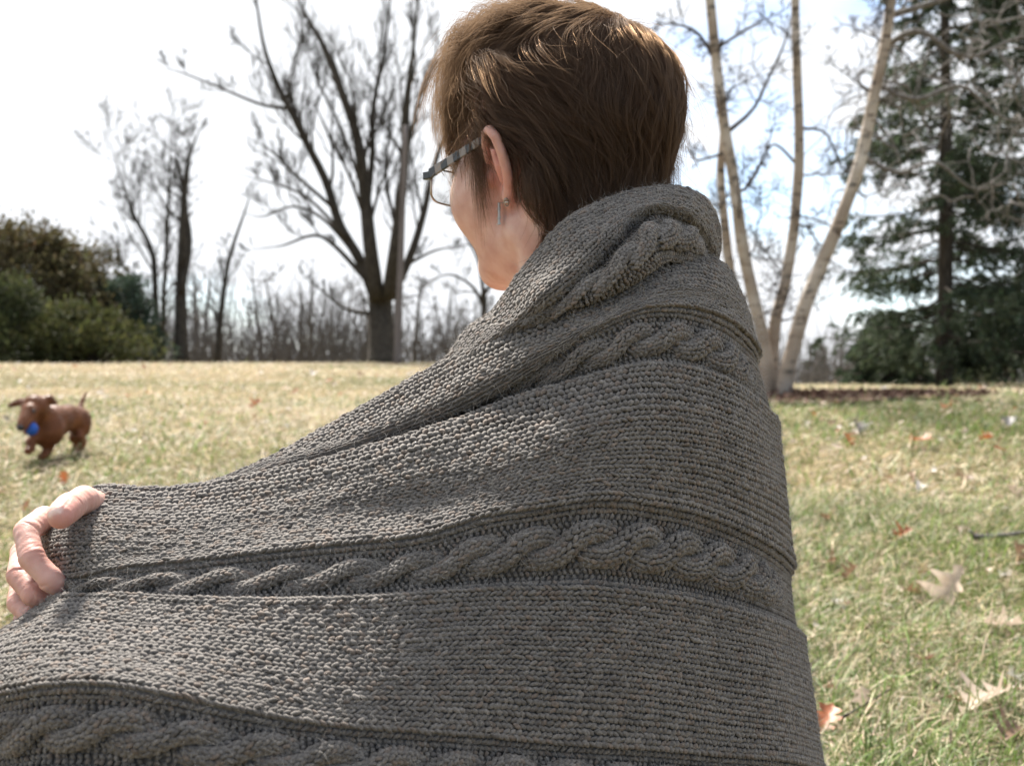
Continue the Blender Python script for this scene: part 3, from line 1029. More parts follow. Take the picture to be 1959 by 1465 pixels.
    # torso and arms under the shawl
    def sd_torso(p):
        d = sd_ell(p, (.095, 1.02, HC - .26), (.115, .125, .28))
        d = smin(d, sd_ell(p, (.085, .985, HC - .10), (.11, .115, .09)), .06)
        d = smin(d, sd_cap(p, h2w((-.05, 0, -.17)), (.085, .97, HC - .08), .054, .06), .03)
        d = smin(d, sd_chain(p, [np.array(a) for a in ((.02, .90, HC - .09), (-.10, .845, HC - .115), (-.235, .790, HC - .135))], [.050, .042, .036]), .04)
        d = smin(d, sd_chain(p, [np.array(a) for a in ((.16, 1.10, HC - .10), (.10, 1.12, HC - .32), (-.05, 1.0, HC - .22), wrist)], [.05, .042, .038, .024]), .03)
        return d
    v, q = surface_nets(sd_torso, (-.34, .66, .04), (.28, 1.25, HC + .08), 0.009)
    mb.add(v, q, None, (1, 1, 1))
    body = mb.build('body', SKIN_M, root)

    # trousers (legs folded on the grass, under the shawl)
    def sd_legs(p):
        d = sd_ell(p, (.10, 1.02, .13), (.13, .15, .13))
        d = smin(d, sd_chain(p, [np.array(a) for a in ((.06, .95, .12), (-.25, .86, .27), (-.20, .98, .07))], [.085, .062, .045]), .03)
        d = smin(d, sd_chain(p, [np.array(a) for a in ((.10, 1.10, .12), (-.24, 1.10, .27), (-.16, 1.14, .07))], [.085, .062, .045]), .03)
        return d
    v, q = surface_nets(sd_legs, (-.34, .74, -.02), (.26, 1.24, .36), 0.011)
    mesh_obj('trousers', v, q, None, noise_mat('denim', [(0.3, (.03, .035, .05)), (0.7, (.05, .06, .085))], 80, bump=0.3, bump_scale=900, bump_dist=.001), root)

    return root, body


PERSON, BODY = build_person()


# ------------------------------------------------------------------ hair
def build_hair():
    R = np.random.default_rng(5)
    m = bpy.data.materials.new('brown_hair'); m.use_nodes = True
    N, L = m.node_tree.nodes, m.node_tree.links
    N.clear()
    out = N.new('ShaderNodeOutputMaterial')
    ci = N.new('ShaderNodeHairInfo')
    tone = ramp(N, [(0.0, (.020, .011, .008)), (.55, (.040, .021, .014)), (1.0, (.080, .043, .027))])
    L.new(ci.outputs['Random'], tone.inputs['Fac'])
    df = N.new('ShaderNodeBsdfPrincipled'); df.inputs['Roughness'].default_value = .6; df.inputs['Specular IOR Level'].default_value = .15
    L.new(tone.outputs['Color'], df.inputs['Base Color'])
    hr = N.new('ShaderNodeBsdfHair'); hr.component = 'Reflection'
    hr.inputs['Color'].default_value = (.15, .115, .09, 1); hr.inputs['RoughnessU'].default_value = .22; hr.inputs['RoughnessV'].default_value = .6
    ht_ = N.new('ShaderNodeBsdfHair'); ht_.component = 'Transmission'
    ht_.inputs['Color'].default_value = (.44, .29, .18, 1); ht_.inputs['RoughnessU'].default_value = .35; ht_.inputs['RoughnessV'].default_value = .8
    m1 = N.new('ShaderNodeMixShader'); m1.inputs['Fac'].default_value = .58
    m2 = N.new('ShaderNodeMixShader'); m2.inputs['Fac'].default_value = .55
    L.new(hr.outputs[0], m1.inputs[1]); L.new(ht_.outputs[0], m1.inputs[2])
    L.new(df.outputs[0], m2.inputs[1]); L.new(m1.outputs[0], m2.inputs[2])
    L.new(m2.outputs[0], out.inputs['Surface'])

    # scalp roots
    n0 = 90000
    u = R.normal(size=(n0, 3)); u = unit(u)
    p = np.array([-.012, 0, .03]) + u * np.array([.10, .08, .10])
    for _ in range(6):
        g = grad(sd_skull, p); p = p - g * sd_skull(p)[:, None]
    x, y, z = p.T
    ay = np.abs(y)
    # hairline
    line = np.interp(x, [-.12, -.075, -.052, -.040, -.028, -.018, .0, .012, .026, .036, .050, .07, .10],
                     [-.10, -.095, -.075, -.060, -.045, -.010, .032, .036, .026, .030, .046, .062, .068])
    keep = z > line + 0.003 * R.normal(size=n0)
    p = p[keep]
    n = min(len(p), 42000)
    p = p[:n]
    crown = np.array([-.062, -.012, .118])
    x, y, z = p.T
    side = np.where(y > 0, 1.0, -1.0)

    def flow(p):
        x, y, z = p.T
        g = grad(sd_skull, p)
        down = np.array([0, 0, -1.0]) * np.ones_like(p)
        away = unit(p - crown)
        fwd = np.array([1.0, 0.25, 0.0]) * np.ones_like(p)
        bwd = np.array([-1.0, 0.0, -.25]) * np.ones_like(p)
        top = smooth(.07, .115, z)[:, None]
        front = smooth(.015, .055, x)[:, None]
        sidew = (smooth(.03, .06, np.abs(y)) * smooth(.03, -.02, x))[:, None]
        low = smooth(.03, -.04, z)[:, None]
        f = away * 0.9 + down * 0.55
        f = f + fwd * (front * 1.1 + top * 0.5)
        f = f + bwd * (1 - front) * (1 - top) * (1.5 * smooth(-.09, -.04, x)[:, None]) * smooth(-.045, .03, z)[:, None]
        f = f + down * low * 0.8
        f = f + np.stack([wobble(p, 34, 51), wobble(p, 34, 52), wobble(p, 34, 53)], 1) * 0.95
        f = f - g * (f * g).sum(1, keepdims=True)
        return unit(f), g

    k = 13
    length = 0.075 * (1 - 0.55 * smooth(.02, -.07, z)) * np.clip(1 + 0.22 * R.normal(size=n), .4, 1.6)
    length *= 1 - 0.30 * smooth(.03, .06, x) * (np.abs(y) > .045)
    thick = 0.020 * smooth(-.075, .05, z) + 0.005
    thick = thick * (1 - 0.80 * smooth(.03, -.07, x))
    thick = thick + 0.014 * smooth(.0, .06, x) * smooth(.05, .09, z) + 0.024 * smooth(-.06, .02, x) * smooth(.08, .12, z)
    thick = thick * (1 - 0.0 * smooth(.02, .07, x)) * (0.75 + 0.25 * smooth(.05, .10, z))
    thick = np.where((x > 0.008) & (np.abs(y) > .05) & (z < .035), 0.006, thick)
    layer = R.random(n) ** 0.6
    # locks
    nc = 2600
    cidx = R.integers(0, n, nc)
    cen = p[cidx]
    best = np.zeros(n, int)
    for s in range(0, n, 3000):
        d2 = ((p[s:s + 3000, None] - cen[None]) ** 2).sum(-1)
        best[s:s + 3000] = d2.argmin(1)
    lockr = R.normal(size=(nc, 3)); lockl = np.clip(1 + 0.28 * R.normal(size=nc), .5, 1.6); locklay = R.random(nc)
    length = length * lockl[best]
    layer = np.clip(0.45 * layer + 0.7 * locklay[best], 0, 1.12)
    pts = np.empty((n, k, 3)); pts[:, 0] = p
    q = p.copy()
    prev = None
    for i in range(1, k):
        t = i / (k - 1)
        f, g = flow(q)
        f = unit(f + lockr[best] * 0.26 + R.normal(size=(n, 3)) * 0.05 + (g * 0.55 * (1 - t) if i < 4 else 0))
        if prev is not None:
            f = unit(f * 0.55 + prev * 0.45)
        prev = f
        q = q + f * (length / (k - 1))[:, None]
        sd = sd_skull(q)
        tgt = thick * layer * min(1.0, t * 2.6) * (1.0 - 0.25 * t)
        q = q + g * ((tgt - sd) * 0.55)[:, None]
        sd = sd_skull(q)
        q = q + g * np.maximum(0.0015 - sd, 0)[:, None]
        pts[:, i] = q
    # gather each lock towards its own guide
    guide = pts[cidx][best]
    tt = (np.linspace(0, 1, k) ** 1.4)[None, :, None]
    pts = pts + (guide + (pts[:, :1] - guide[:, :1]) * 0.35 - pts) * tt * 0.42
    # each lock waves in its own way
    wd = unit(R.normal(size=(nc, 3)))[best]; wp = R.uniform(0, 6.28, nc)[best]; wf = R.uniform(3.5, 8, nc)[best]
    tl = np.linspace(0, 1, k)[None]
    pts += wd[:, None] * (np.sin(wp[:, None] + wf[:, None] * tl) * tl * .0042 * (length / .07)[:, None])[..., None]
    # flyaways
    fly = R.random(n) < 0.06
    pts[fly] += (R.normal(size=(fly.sum(), 1, 3)) * 0.013) * (np.linspace(0, 1, k) ** 2)[None, :, None]
    W = h2w(pts.reshape(-1, 3)).reshape(n, k, 3)
    rad = np.interp(np.linspace(0, 1, k), [0, .1, .7, 1], [.00010, .00013, .00010, .00003])
    o = curves_obj('hair', W, rad, m, PERSON)
    # sideburn wisp in front of the ear
    ns = 230
    a = np.stack([R.uniform(.016, .044, ns), np.full(ns, .075), R.uniform(.012, .045, ns)], 1)
    for _ in range(5):
        g = grad(sd_skull, a); a = a - g * (sd_skull(a) - .002)[:, None]
    tip = np.array([.022, .070, -.036]) + R.normal(size=(ns, 3)) * np.array([.006, .002, .014])
    ctl = (a + tip) / 2 + np.array([-.004, .008, -.004])
    t = np.linspace(0, 1, 9)[None, :, None]
    w = (1 - t) ** 2 * a[:, None] + 2 * t * (1 - t) * ctl[:, None] + t ** 2 * tip[:, None]
    fl = w.reshape(-1, 3)
    for _ in range(2):
        g = grad(sd_skull, fl); sd = sd_skull(fl)
        fl = fl + g * np.maximum(.0035 - sd, 0)[:, None]
    w = fl.reshape(ns, 9, 3) + R.normal(size=(ns, 1, 3)) * .0012
    curves_obj('sideburn', h2w(w.reshape(-1, 3)).reshape(ns, 9, 3), np.linspace(.00011, .00003, 9), m, PERSON)


def grad(fn, p, e=1e-3):
    return unit(np.stack([fn(p + np.eye(3)[a] * e) - fn(p - np.eye(3)[a] * e) for a in range(3)], 1))


build_hair()


# ------------------------------------------------------------------ glasses and earring
def box_mesh(c, ax, hs, bev=0.0):
    """oriented box: centre, three unit axes, half sizes; chamfered along its edges"""
    vs = []
    for sx in (-1, 1):
        for sy in (-1, 1):
            for sz in (-1, 1):
                vs.append(np.asarray(c) + ax[0] * sx * hs[0] + ax[1] * sy * hs[1] + ax[2] * sz * hs[2])
    q = [(0, 1, 3, 2), (4, 6, 7, 5), (0, 4, 5, 1), (2, 3, 7, 6), (0, 2, 6, 4), (1, 5, 7, 3)]
    return np.array(vs), q


def bevel(o, w, seg=2):
    b = o.modifiers.new('bevel', 'BEVEL'); b.width = w; b.segments = seg
    return o


def build_glasses():
    dark = plain_mat('dark_acetate', (0.012, 0.016, 0.018), 0.25, spec=0.5)
    pale = plain_mat('grey_acetate', (0.20, 0.18, 0.165), 0.3, spec=0.5)
    steel = plain_mat('bronze_wire', (0.42, 0.34, 0.26), 0.3, metal=0.9)
    root = empty('glasses', h2w((.085, 0, .004)))
    tag(root, 'rectangular glasses with dark and grey striped temple arms worn on the face', 'glasses')
    for s in (1, -1):
        hinge = np.array([.088, s * .0725, .000]); ear_ = np.array([-.004, s * .0775, .024])
        d = unit(ear_ - hinge); Ln = np.linalg.norm(ear_ - hinge)
        nb = 11
        up = unit(np.array([0, 0, 1.0]) - d * d[2]); sd = np.cross(d, up)
        ax = np.array([d, sd, up]) @ HM
        for i in range(nb):
            c = hinge + d * Ln * (i + .5) / nb
            v, q = box_mesh(h2w(c), ax, (Ln / nb / 2 + .0001, .0013, .0043 - .0012 * i / nb))
            o = mesh_obj('temple_block', v, q, None, dark if i % 2 == 0 else pale, root, smooth=False)
            bevel(o, .0005)
        c = hinge + np.array([.004, -s * .001, -.001])
        v, q = box_mesh(h2w(c), HM, (.0045, .0022, .0034))
        bevel(mesh_obj('hinge', v, q, None, dark, root, smooth=False), .0008)
        # lens rim: rounded rectangle, slightly wrapped
        th = np.linspace(0, 2 * np.pi, 49)[:-1]
        cy_, hw_, hh_ = s * .040, .0290, .0150
        yy = cy_ + hw_ * np.sign(np.cos(th)) * np.abs(np.cos(th)) ** .45
        zz = -.0085 + hh_ * np.sign(np.sin(th)) * np.abs(np.sin(th)) ** .45
        xx = .098 - 6.0 * (np.abs(yy) - .01) ** 2 * .35
        loop = h2w(np.stack([xx, yy, zz], 1))
        mb = MB(); mb.tube(np.concatenate([loop, loop[:2]]), .0009, 6, cap=False)
        mb.build('rim', steel, root)
        vs = np.concatenate([[loop.mean(0)], loop])
        tr = [(0, 1 + i, 1 + (i + 1) % len(loop)) for i in range(len(loop))]
        gm = bpy.data.materials.get('lens_glass')
        if gm is None:
            gm, N, L, b = new_mat('lens_glass')
            b.inputs['Base Color'].default_value = (.97, .98, .97, 1)
            b.inputs['Transmission Weight'].default_value = 1.0
            b.inputs['Roughness'].default_value = 0.0
            b.inputs['IOR'].default_value = 1.5
            n = N.new('ShaderNodeTexNoise'); n.inputs['Scale'].default_value = 30
            r = ramp(N, [(0, (.94, .95, .94)), (1, (.99, .99, .99))]); L.new(n.outputs['Fac'], r.inputs['Fac']); L.new(r.outputs['Color'], b.inputs['Base Color'])
        o = mesh_obj('lens', vs, None, tr, gm, root, smooth=False)
        sm = o.modifiers.new('thick', 'SOLIDIFY'); sm.thickness = .0016; sm.offset = 0
    mb = MB()
    br = catmull(np.array([(.099, .012, -.004), (.104, .006, .001), (.105, 0, .002), (.104, -.006, .001), (.099, -.012, -.004)]), 12)
    mb.tube(h2w(br), .0012, 6)
    mb.build('bridge', steel, root)


def build_earring():
    silver = plain_mat('brushed_silver', (0.45, 0.41, 0.37), 0.28, metal=1.0)
    lobe = ear_pt(.009, -.030, .0)
    root = empty('earring', h2w(lobe))
    tag(root, 'small silver bar earring hanging from the ear lobe', 'earring')
    f = ear_pt(.007, -.029, .0065) ; bk = f + np.array([-.016, .0045, -.0015])
    mb = MB(); mb.tube(h2w(np.array([f, bk])), .0005, 8)
    mb.build('post', silver, root)
    ax = np.array([unit(EN), unit(EO), np.array([0, 0, 1.0])]) @ HM
    c = f + np.array([0, 0, -.0085])
    v, q = box_mesh(h2w(c), ax, (.0009, .0019, .0090))
    bevel(mesh_obj('bar', v, q, None, silver, root, smooth=False), .0004)
    for dz in (.004, -.0035, -.0085):
        v, q = box_mesh(h2w(c + np.array([0, 0, dz])), ax, (.0013, .0024, .0009))
        bevel(mesh_obj('bar_band', v, q, None, silver, root, smooth=False), .0003)
    nut = bk + (f - bk) * .22
    mb = MB()
    for s in (-1, 1):
        th = np.linspace(0, 2 * np.pi, 10)
        loop = nut + EN * .0 + (np.outer(np.cos(th), EU) * .0016 + np.outer(np.sin(th), EN) * .0014) + EU * s * .0014
        mb.tube(h2w(loop), .0007, 6, cap=False)
    mb.tube(h2w(np.array([nut - EN * .0012, nut + EN * .0012])), .0012, 8)
    mb.build('butterfly_nut', silver, root)


build_glasses()
build_earring()
# ------------------------------------------------------------------ trees
def bark(name, a, b, scale=9.0, stretch=(3, 3, .6)):
    return noise_mat(name, [(0.3, a), (0.7, b)], scale, 6, 0.9, bump=0.6, bump_scale=scale * 2, stretch=stretch, bump_dist=0.03, spec=0.15)


BARK_DARK = bark('dark_bark', (.030, .026, .022), (.085, .073, .060))
BARK_GREY = bark('grey_bark', (.05, .045, .042), (.12, .11, .10))
TWIG_GREY = noise_mat('grey_twig', [(0.3, (.05, .045, .04)), (0.7, (.10, .09, .08))], 6, spec=0.1)


def px_path(pts, d, seed=0, spread=0.0):
    """photo polyline at distance d, wandering a little in depth"""
    r = np.random.default_rng(seed)
    n = len(pts)
    off = np.linspace(0, 1, n) * spread + np.cumsum(r.normal(size=n)) * 0.02 * d * 0.3
    off[0] = 0
    return np.array([P(x, y, d + o) for (x, y), o in zip(pts, off)])


def sub_branches(mb_l, mb_t, path, rad, R, level, maxlevel, dens, lenf, up=0.25, tmin=0.25, sides=5, spread=0.75, minr=0.0028, cmin=None):
    """grow side branches from a limb; level 1 goes to the limbs' mesh, finer ones to the twigs'"""
    n = len(path)
    seg = np.linalg.norm(np.diff(path, axis=0), axis=1)
    total = seg.sum()
    cnt = max((cmin or {1: 5, 2: 8, 3: 7})[level], min(int(dens * total), 16))
    ts = np.sort(R.uniform(tmin, 1.0, cnt))
    tang = unit(np.gradient(path, axis=0))
    for t in ts:
        f = t * (n - 1); i = min(int(f), n - 2); q = f - i
        p = path[i] * (1 - q) + path[i + 1] * q
        r = (rad[i] * (1 - q) + rad[i + 1] * q)
        d0 = tang[i]
        s = R.normal(size=3); s = unit(s - d0 * (s @ d0))
        d = unit(d0 * (1 - spread * 0.55) + s * spread + np.array([0, 0, up]))
        L = lenf * total * R.uniform(.35, 1.0) * (1.15 - 0.6 * t)
        k = 5 if level < maxlevel else 4
        pts = [p]
        for _ in range(k):
            d = unit(d + R.normal(size=3) * 0.20 + np.array([0, 0, up * 0.35]))
            pts.append(pts[-1] + d * L / k)
        pts = np.array(pts)
        r0 = max(min(r * R.uniform(.35, .6), L * .018), minr * 1.35)
        rr = np.linspace(r0, max(r0 * .2, minr), len(pts))
        (mb_l if level == 1 else mb_t).tube(pts, rr, sides if level == 1 else 3, cap=False)
        if level < maxlevel:
            sub_branches(mb_l, mb_t, pts, rr, R, level + 1, maxlevel, dens * 1.5, .68, up, 0.12, sides, spread, minr, cmin)


def bare_tree(name, label, limbs, d, seed, mat, twig, dens=1.1, lenf=.38, maxlevel=3, category='tree', group=None, up=.25, spread=.75):
    """limbs: list of (pixel polyline, diameter px at start, at end); the first is the trunk"""
    R = np.random.default_rng(seed)
    b0 = P(*limbs[0][0][0], d)
    gz = float(ground_z(b0[0], b0[1]))
    base = np.array([b0[0], b0[1], gz])
    root = empty(name, base)
    tag(root, label, category, group)
    mt, mbr, mtw = MB(), MB(), MB()
    for i, (pl, w0, w1) in enumerate(limbs):
        path = px_path(pl, d, seed + i, 0 if i == 0 else R.uniform(-.05, .05) * d)
        if i == 0:
            path = np.concatenate([[base - np.array([0, 0, .15])], path[1:] if path[0][2] < gz + .1 else path])
        path = catmull(path, max(8, 3 * len(path)))
        rad = np.linspace(w0, w1, len(path)) / 2 / F * d * .88
        if i:
            rad = rad * np.interp(np.linspace(0, 1, len(path)), [0, .7, 1], [1, .9, .22])
        if i == 0 and len(limbs) < 4:
            rad = rad * np.interp(np.linspace(0, 1, len(path)), [0, .6, 1], [1, .85, .22])
        if i == 0:
            rad = rad * (1 + 0.35 * np.exp(-np.arange(len(path)) * 0.9))
        (mt if i == 0 else mbr).tube(path, rad, 9)
        sub_branches(mbr, mtw, path, rad, R, 1, maxlevel, dens, lenf, up, (0.45 if len(limbs) > 3 else .16) if i == 0 else .15, 5, spread, .0042)
    mt.build('trunk', mat, root)
    if mbr.n: tag(mbr.build('limbs', mat, root), kind='stuff')
    if mtw.n: tag(mtw.build('twigs', twig, root), kind='stuff')
    return root


def build_bare_trees():
    bare_tree('spreading_tree', 'big bare tree with a forked trunk and wide spreading limbs beyond the lawn crest', [
        ([(731, 697), (730, 640), (728, 590), (727, 555)], 58, 52),
        ([(720, 575), (690, 500), (650, 430), (625, 350), (590, 280), (560, 220), (530, 160), (505, 90), (490, 0), (480, -60)], 26, 7),
        ([(722, 570), (708, 470), (700, 390), (690, 300), (680, 250), (655, 180), (620, 90), (580, 20), (555, -50)], 34, 9),
        ([(702, 400), (712, 300), (715, 200), (735, 100), (750, -20)], 15, 8),
        ([(742, 570), (755, 480), (765, 400), (775, 300), (778, 200), (790, 100), (805, -60)], 30, 11),
        ([(748, 570), (785, 490), (810, 410), (830, 320), (862, 220), (880, 120)], 22, 7),
        ([(705, 540), (640, 470), (600, 450), (540, 470), (490, 475)], 13, 3),
        ([(640, 400), (560, 330), (520, 290), (470, 260)], 9, 3),
        ([(554, 208), (500, 200), (430, 172), (350, 140), (305, 128)], 9, 2),
        ([(706, 600), (660, 590), (615, 555), (580, 530)], 10, 3),
        ([(700, 380), (650, 240), (610, 160), (590, 90)], 9, 3),
        ([(770, 330), (800, 200), (830, 120), (840, 40)], 10, 4),
        ([(780, 505), (830, 480), (880, 470)], 9, 3),
        ([(690, 500), (620, 420), (560, 395), (500, 415), (450, 400)], 10, 2),
        ([(668, 460), (590, 380), (520, 350), (440, 330)], 9, 2),
        ([(705, 440), (670, 340), (630, 260), (600, 190)], 9, 3),
        ([(760, 440), (740, 350), (745, 250), (765, 150)], 9, 3),
    ], 24.0, 11, BARK_DARK, BARK_DARK, dens=1.5, lenf=.42, spread=.52, up=.34)
    trunks = [
        ([(283, 695), (277, 600), (255, 540), (232, 500), (225, 440)], 14, 5, 21, 'thin bare tree leaning away from its neighbours beside the evergreen shrubs'),
        ([(302, 695), (297, 560), (290, 480), (260, 420), (240, 370), (225, 320), (205, 260)], 15, 4, 22, 'slender bare tree bending over at the top beside the evergreen shrubs'),
        ([(313, 695), (313, 580), (318, 480), (322, 380), (325, 300), (325, 220)], 14, 5, 23, 'straight slender bare tree standing between two darker trunks'),
        ([(346, 695), (346, 560), (348, 480), (352, 380), (362, 300), (388, 235)], 30, 7, 24, 'thick dark bare tree with a knotted double stem behind the lawn'),
        ([(414, 695), (425, 580), (440, 490), (470, 400), (482, 360)], 15, 4, 25, 'bare tree leaning towards the big forked tree'),
    ]
    for pl, w0, w1, sd, lab in trunks:
        bare_tree('bare_tree', lab, [(pl, w0, w1)] + ([([(346, 560), (362, 470), (355, 400), (345, 330), (330, 270)], 16, 5)] if sd == 24 else []),
                  26.0 + (sd % 3), sd, BARK_DARK, TWIG_GREY, dens=2.4, lenf=.34, spread=.7, group='bare trees along the lawn edge', maxlevel=3)
    bare_tree('bare_tree', 'low bare tree with arching branches behind the rolled collar', [
        ([(928, 715), (927, 640), (925, 560)], 16, 12),
        ([(925, 580), (900, 545), (860, 525), (815, 540)], 9, 3),
        ([(925, 565), (950, 530), (985, 520), (1010, 540)], 9, 3),
        ([(926, 570), (915, 500), (890, 450), (870, 400)], 9, 3)], 29.0, 31, BARK_DARK, TWIG_GREY, dens=3.0, lenf=.6, group='bare trees along the lawn edge')
    # pole
    base = P(759, 700, 22.5); base[2] = float(ground_z(base[0], base[1]))
    m = MB()
    top = P(776, 240, 22.5)
    t = np.linspace(0, 1, 14)[:, None]
    m.tube((base - np.array([0, 0, .2])) * (1 - t) + top * t, np.linspace(.075, .045, 14), 10)
    o = m.build('wooden_pole', noise_mat('weathered_wood', [(0.3, (.12, .10, .095)), (0.7, (.22, .19, .18))], 5, stretch=(6, 6, .4), bump=.3), None, loc=base)
    tag(o, 'tall pale weathered pole standing close beside the big forked tree', 'pole')


# ------------------------------------------------------------------ far woods
def build_far_wood():
    far = noise_mat('far_hazed_twig', [(0.3, (.085, .076, .07)), (0.7, (.16, .145, .132))], 6, spec=0.1)  # lighter than the nearer twigs: distance haze is put into this colour
    R = np.random.default_rng(77)
    mb = MB()
    for i in range(140):
        d = R.uniform(33, 56)
        x = R.uniform(-250, 2200) if i < 112 else R.choice([R.uniform(-900, -250), R.uniform(2200, 2900)])
        px, py = (x - CX) / F * d, d
        gz = float(ground_z(px, py))
        top_y = R.uniform(500, 640) if x < 900 else R.uniform(575, 680)
        ht = max(HC + (CY - top_y) / F * d - gz, 2.0)
        p0 = np.array([px, py, gz - .1])
        lean = R.normal(size=2) * .12
        path = catmull(np.array([p0, p0 + [lean[0], lean[1], ht * .4], p0 + [lean[0] * 3, lean[1] * 3, ht]]), 7)
        r0 = R.uniform(.05, .13)
        rad = np.linspace(r0, r0 * .25, 7)
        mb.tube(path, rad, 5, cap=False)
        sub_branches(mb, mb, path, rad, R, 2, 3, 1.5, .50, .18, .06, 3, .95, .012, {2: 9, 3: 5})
    # undergrowth: thin leaning stems
    n = 10000
    d = R.uniform(30, 52, n); xp = np.where(np.arange(n) < 7600, R.uniform(-260, 2220, n), np.where(R.random(n) < .5, R.uniform(-1000, -260, n), R.uniform(2220, 2950, n)))
    x0 = (xp - CX) / F * d
    z0 = ground_z(x0, d)
    top = np.where(xp < 950, 578, 630) + 55 * wobble(np.stack([xp * .01, d * .1, 0 * d], 1), 2.0, 5) + R.normal(size=n) * 28
    ht = np.clip((HC + (CY - top) / F * d - z0) * R.uniform(.45, 1.05, n), .5, 6)
    ln = R.normal(size=(n, 2)) * .22
    base = np.stack([x0, d, z0 - .05], 1)
    k = 4
    t = np.linspace(0, 1, k)
    pts = base[:, None] + np.stack([ln[:, :1] * ht[:, None] * t ** 1.6, ln[:, 1:] * ht[:, None] * t ** 1.6, ht[:, None] * t], -1)
    rad = np.linspace(1, .45, k)[None, :] * R.uniform(.009, .022, (n, 1))
    th = np.arange(3) / 3 * 2 * np.pi
    ring = np.stack([np.cos(th), np.sin(th), 0 * th], 1)
    v = pts[:, :, None] + ring[None, None] * rad[:, :, None, None]
    b_ = np.arange(n)[:, None, None] * (k * 3); i_ = np.arange(k - 1)[None, :, None] * 3; j = np.arange(3)[None, None]; j2 = (j + 1) % 3
    q = np.stack([b_ + i_ + j, b_ + i_ + j2, b_ + i_ + 3 + j2, b_ + i_ + 3 + j], -1).reshape(-1, 4)
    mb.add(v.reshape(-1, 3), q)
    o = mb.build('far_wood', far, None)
    tag(o, 'grey leafless woods and brush far behind the lawn', 'woods', kind='stuff')


# ------------------------------------------------------------------ evergreen shrubs and spruces
def leaf_mat(name, a, b):
    m, N, L, bs = new_mat(name)
    at = N.new('ShaderNodeVertexColor'); at.layer_name = 'tint'
    n = N.new('ShaderNodeTexNoise'); n.inputs['Scale'].default_value = 1.4; n.inputs['Detail'].default_value = 4
    tcn = N.new('ShaderNodeTexCoord'); L.new(tcn.outputs['Object'], n.inputs['Vector'])
    r = ramp(N, [(.35, a), (.65, b)]); L.new(n.outputs['Fac'], r.inputs['Fac'])
    mu = N.new('ShaderNodeMixRGB'); mu.blend_type = 'MULTIPLY'; mu.inputs['Fac'].default_value = 1
    L.new(r.outputs['Color'], mu.inputs['Color1']); L.new(at.outputs['Color'], mu.inputs['Color2'])
    L.new(mu.outputs['Color'], bs.inputs['Base Color'])
    bs.inputs['Roughness'].default_value = .7
    bs.inputs['Specular IOR Level'].default_value = .25
    tl = N.new('ShaderNodeBsdfTranslucent'); L.new(mu.outputs['Color'], tl.inputs['Color'])
    ms = N.new('ShaderNodeMixShader'); ms.inputs['Fac'].default_value = .3
    L.new(bs.outputs[0], ms.inputs[1]); L.new(tl.outputs[0], ms.inputs[2]); L.new(ms.outputs[0], N['Material Output'].inputs['Surface'])
    return m


def leaf_cards(mb, pos, dirs, L, W, R):
    """small folded leaf faces"""
    n = len(pos)
    s = unit(np.cross(dirs, R.normal(size=(n, 3))))
    nn = np.cross(s, dirs)
    L = np.broadcast_to(L, (n,))[:, None]; W = np.broadcast_to(W, (n,))[:, None]
    v = np.stack([pos, pos + dirs * L * .5 + s * W + nn * W * .4, pos + dirs * L, pos + dirs * L * .5 - s * W + nn * W * .4], 1)
    q = np.arange(n * 4).reshape(-1, 4)
    c = np.repeat(np.exp(R.normal(size=(n, 1)) * .28) * np.array([1, 1, 1]) * (1 + R.normal(size=(n, 3)) * .06), 4, axis=0)
    mb.add(v.reshape(-1, 3), q, None, c)


def shrub(name, label, px, base_d, half_w, top_y, mat, seed, n=9000, leaf=.09, group=None, lobes=60):
    R = np.random.default_rng(seed)
    c = P(px, 700, base_d)
    gz = float(ground_z(c[0], c[1]))
    base = np.array([c[0], c[1], gz])
    hw = half_w / F * base_d
    ht = HC + (CY - top_y) / F * base_d - gz
    root = empty(name, base)
    tag(root, label, 'shrub' if ht < 6 else 'tree', group)
    st = MB()
    for k in range(6):
        a = R.uniform(0, 6.28); tip = base + np.array([math.cos(a) * hw * .6, math.sin(a) * hw * .6, ht * R.uniform(.5, .85)])
        st.tube(catmull(np.array([base - [0, 0, .1], (base + tip) / 2 + R.normal(size=3) * .1, tip]), 6), np.linspace(.05, .015, 6), 5)
    st.build('stems', BARK_DARK, root)
    mb = MB()
    # lobed crown: leaf clumps on many offset lobes
    lc = []
    for k in range(lobes):
        a = R.uniform(0, 6.28); zz = R.uniform(.12, 1.0)
        rr = hw * (1 - .70 * zz ** 1.6) * math.sqrt(R.uniform(.15, 1.15))
        lc.append((base + np.array([math.cos(a) * rr, math.sin(a) * rr, ht * zz * R.uniform(.86, 1.0)]), hw * R.uniform(.10, .27)))
    per = n // lobes
    for cen, rad in lc:
        u = unit(R.normal(size=(per, 3)))
        rr = rad * R.uniform(.3, 1.0, (per, 1)) ** .5 * (1 + .30 * np.abs(R.normal(size=(per, 1))) ** 1.5)
        pos = cen + u * rr * np.array([1, 1, .85])
        pos[:, 2] = np.maximum(pos[:, 2], gz + .05)
        leaf_cards(mb, pos, unit(u + R.normal(size=(per, 3)) * .7 + np.array([0, 0, .3])), leaf * R.uniform(.6, 1.3, per), leaf * .28, R)
    tag(mb.build('foliage', mat, root, smooth=False), kind='stuff')
    return root


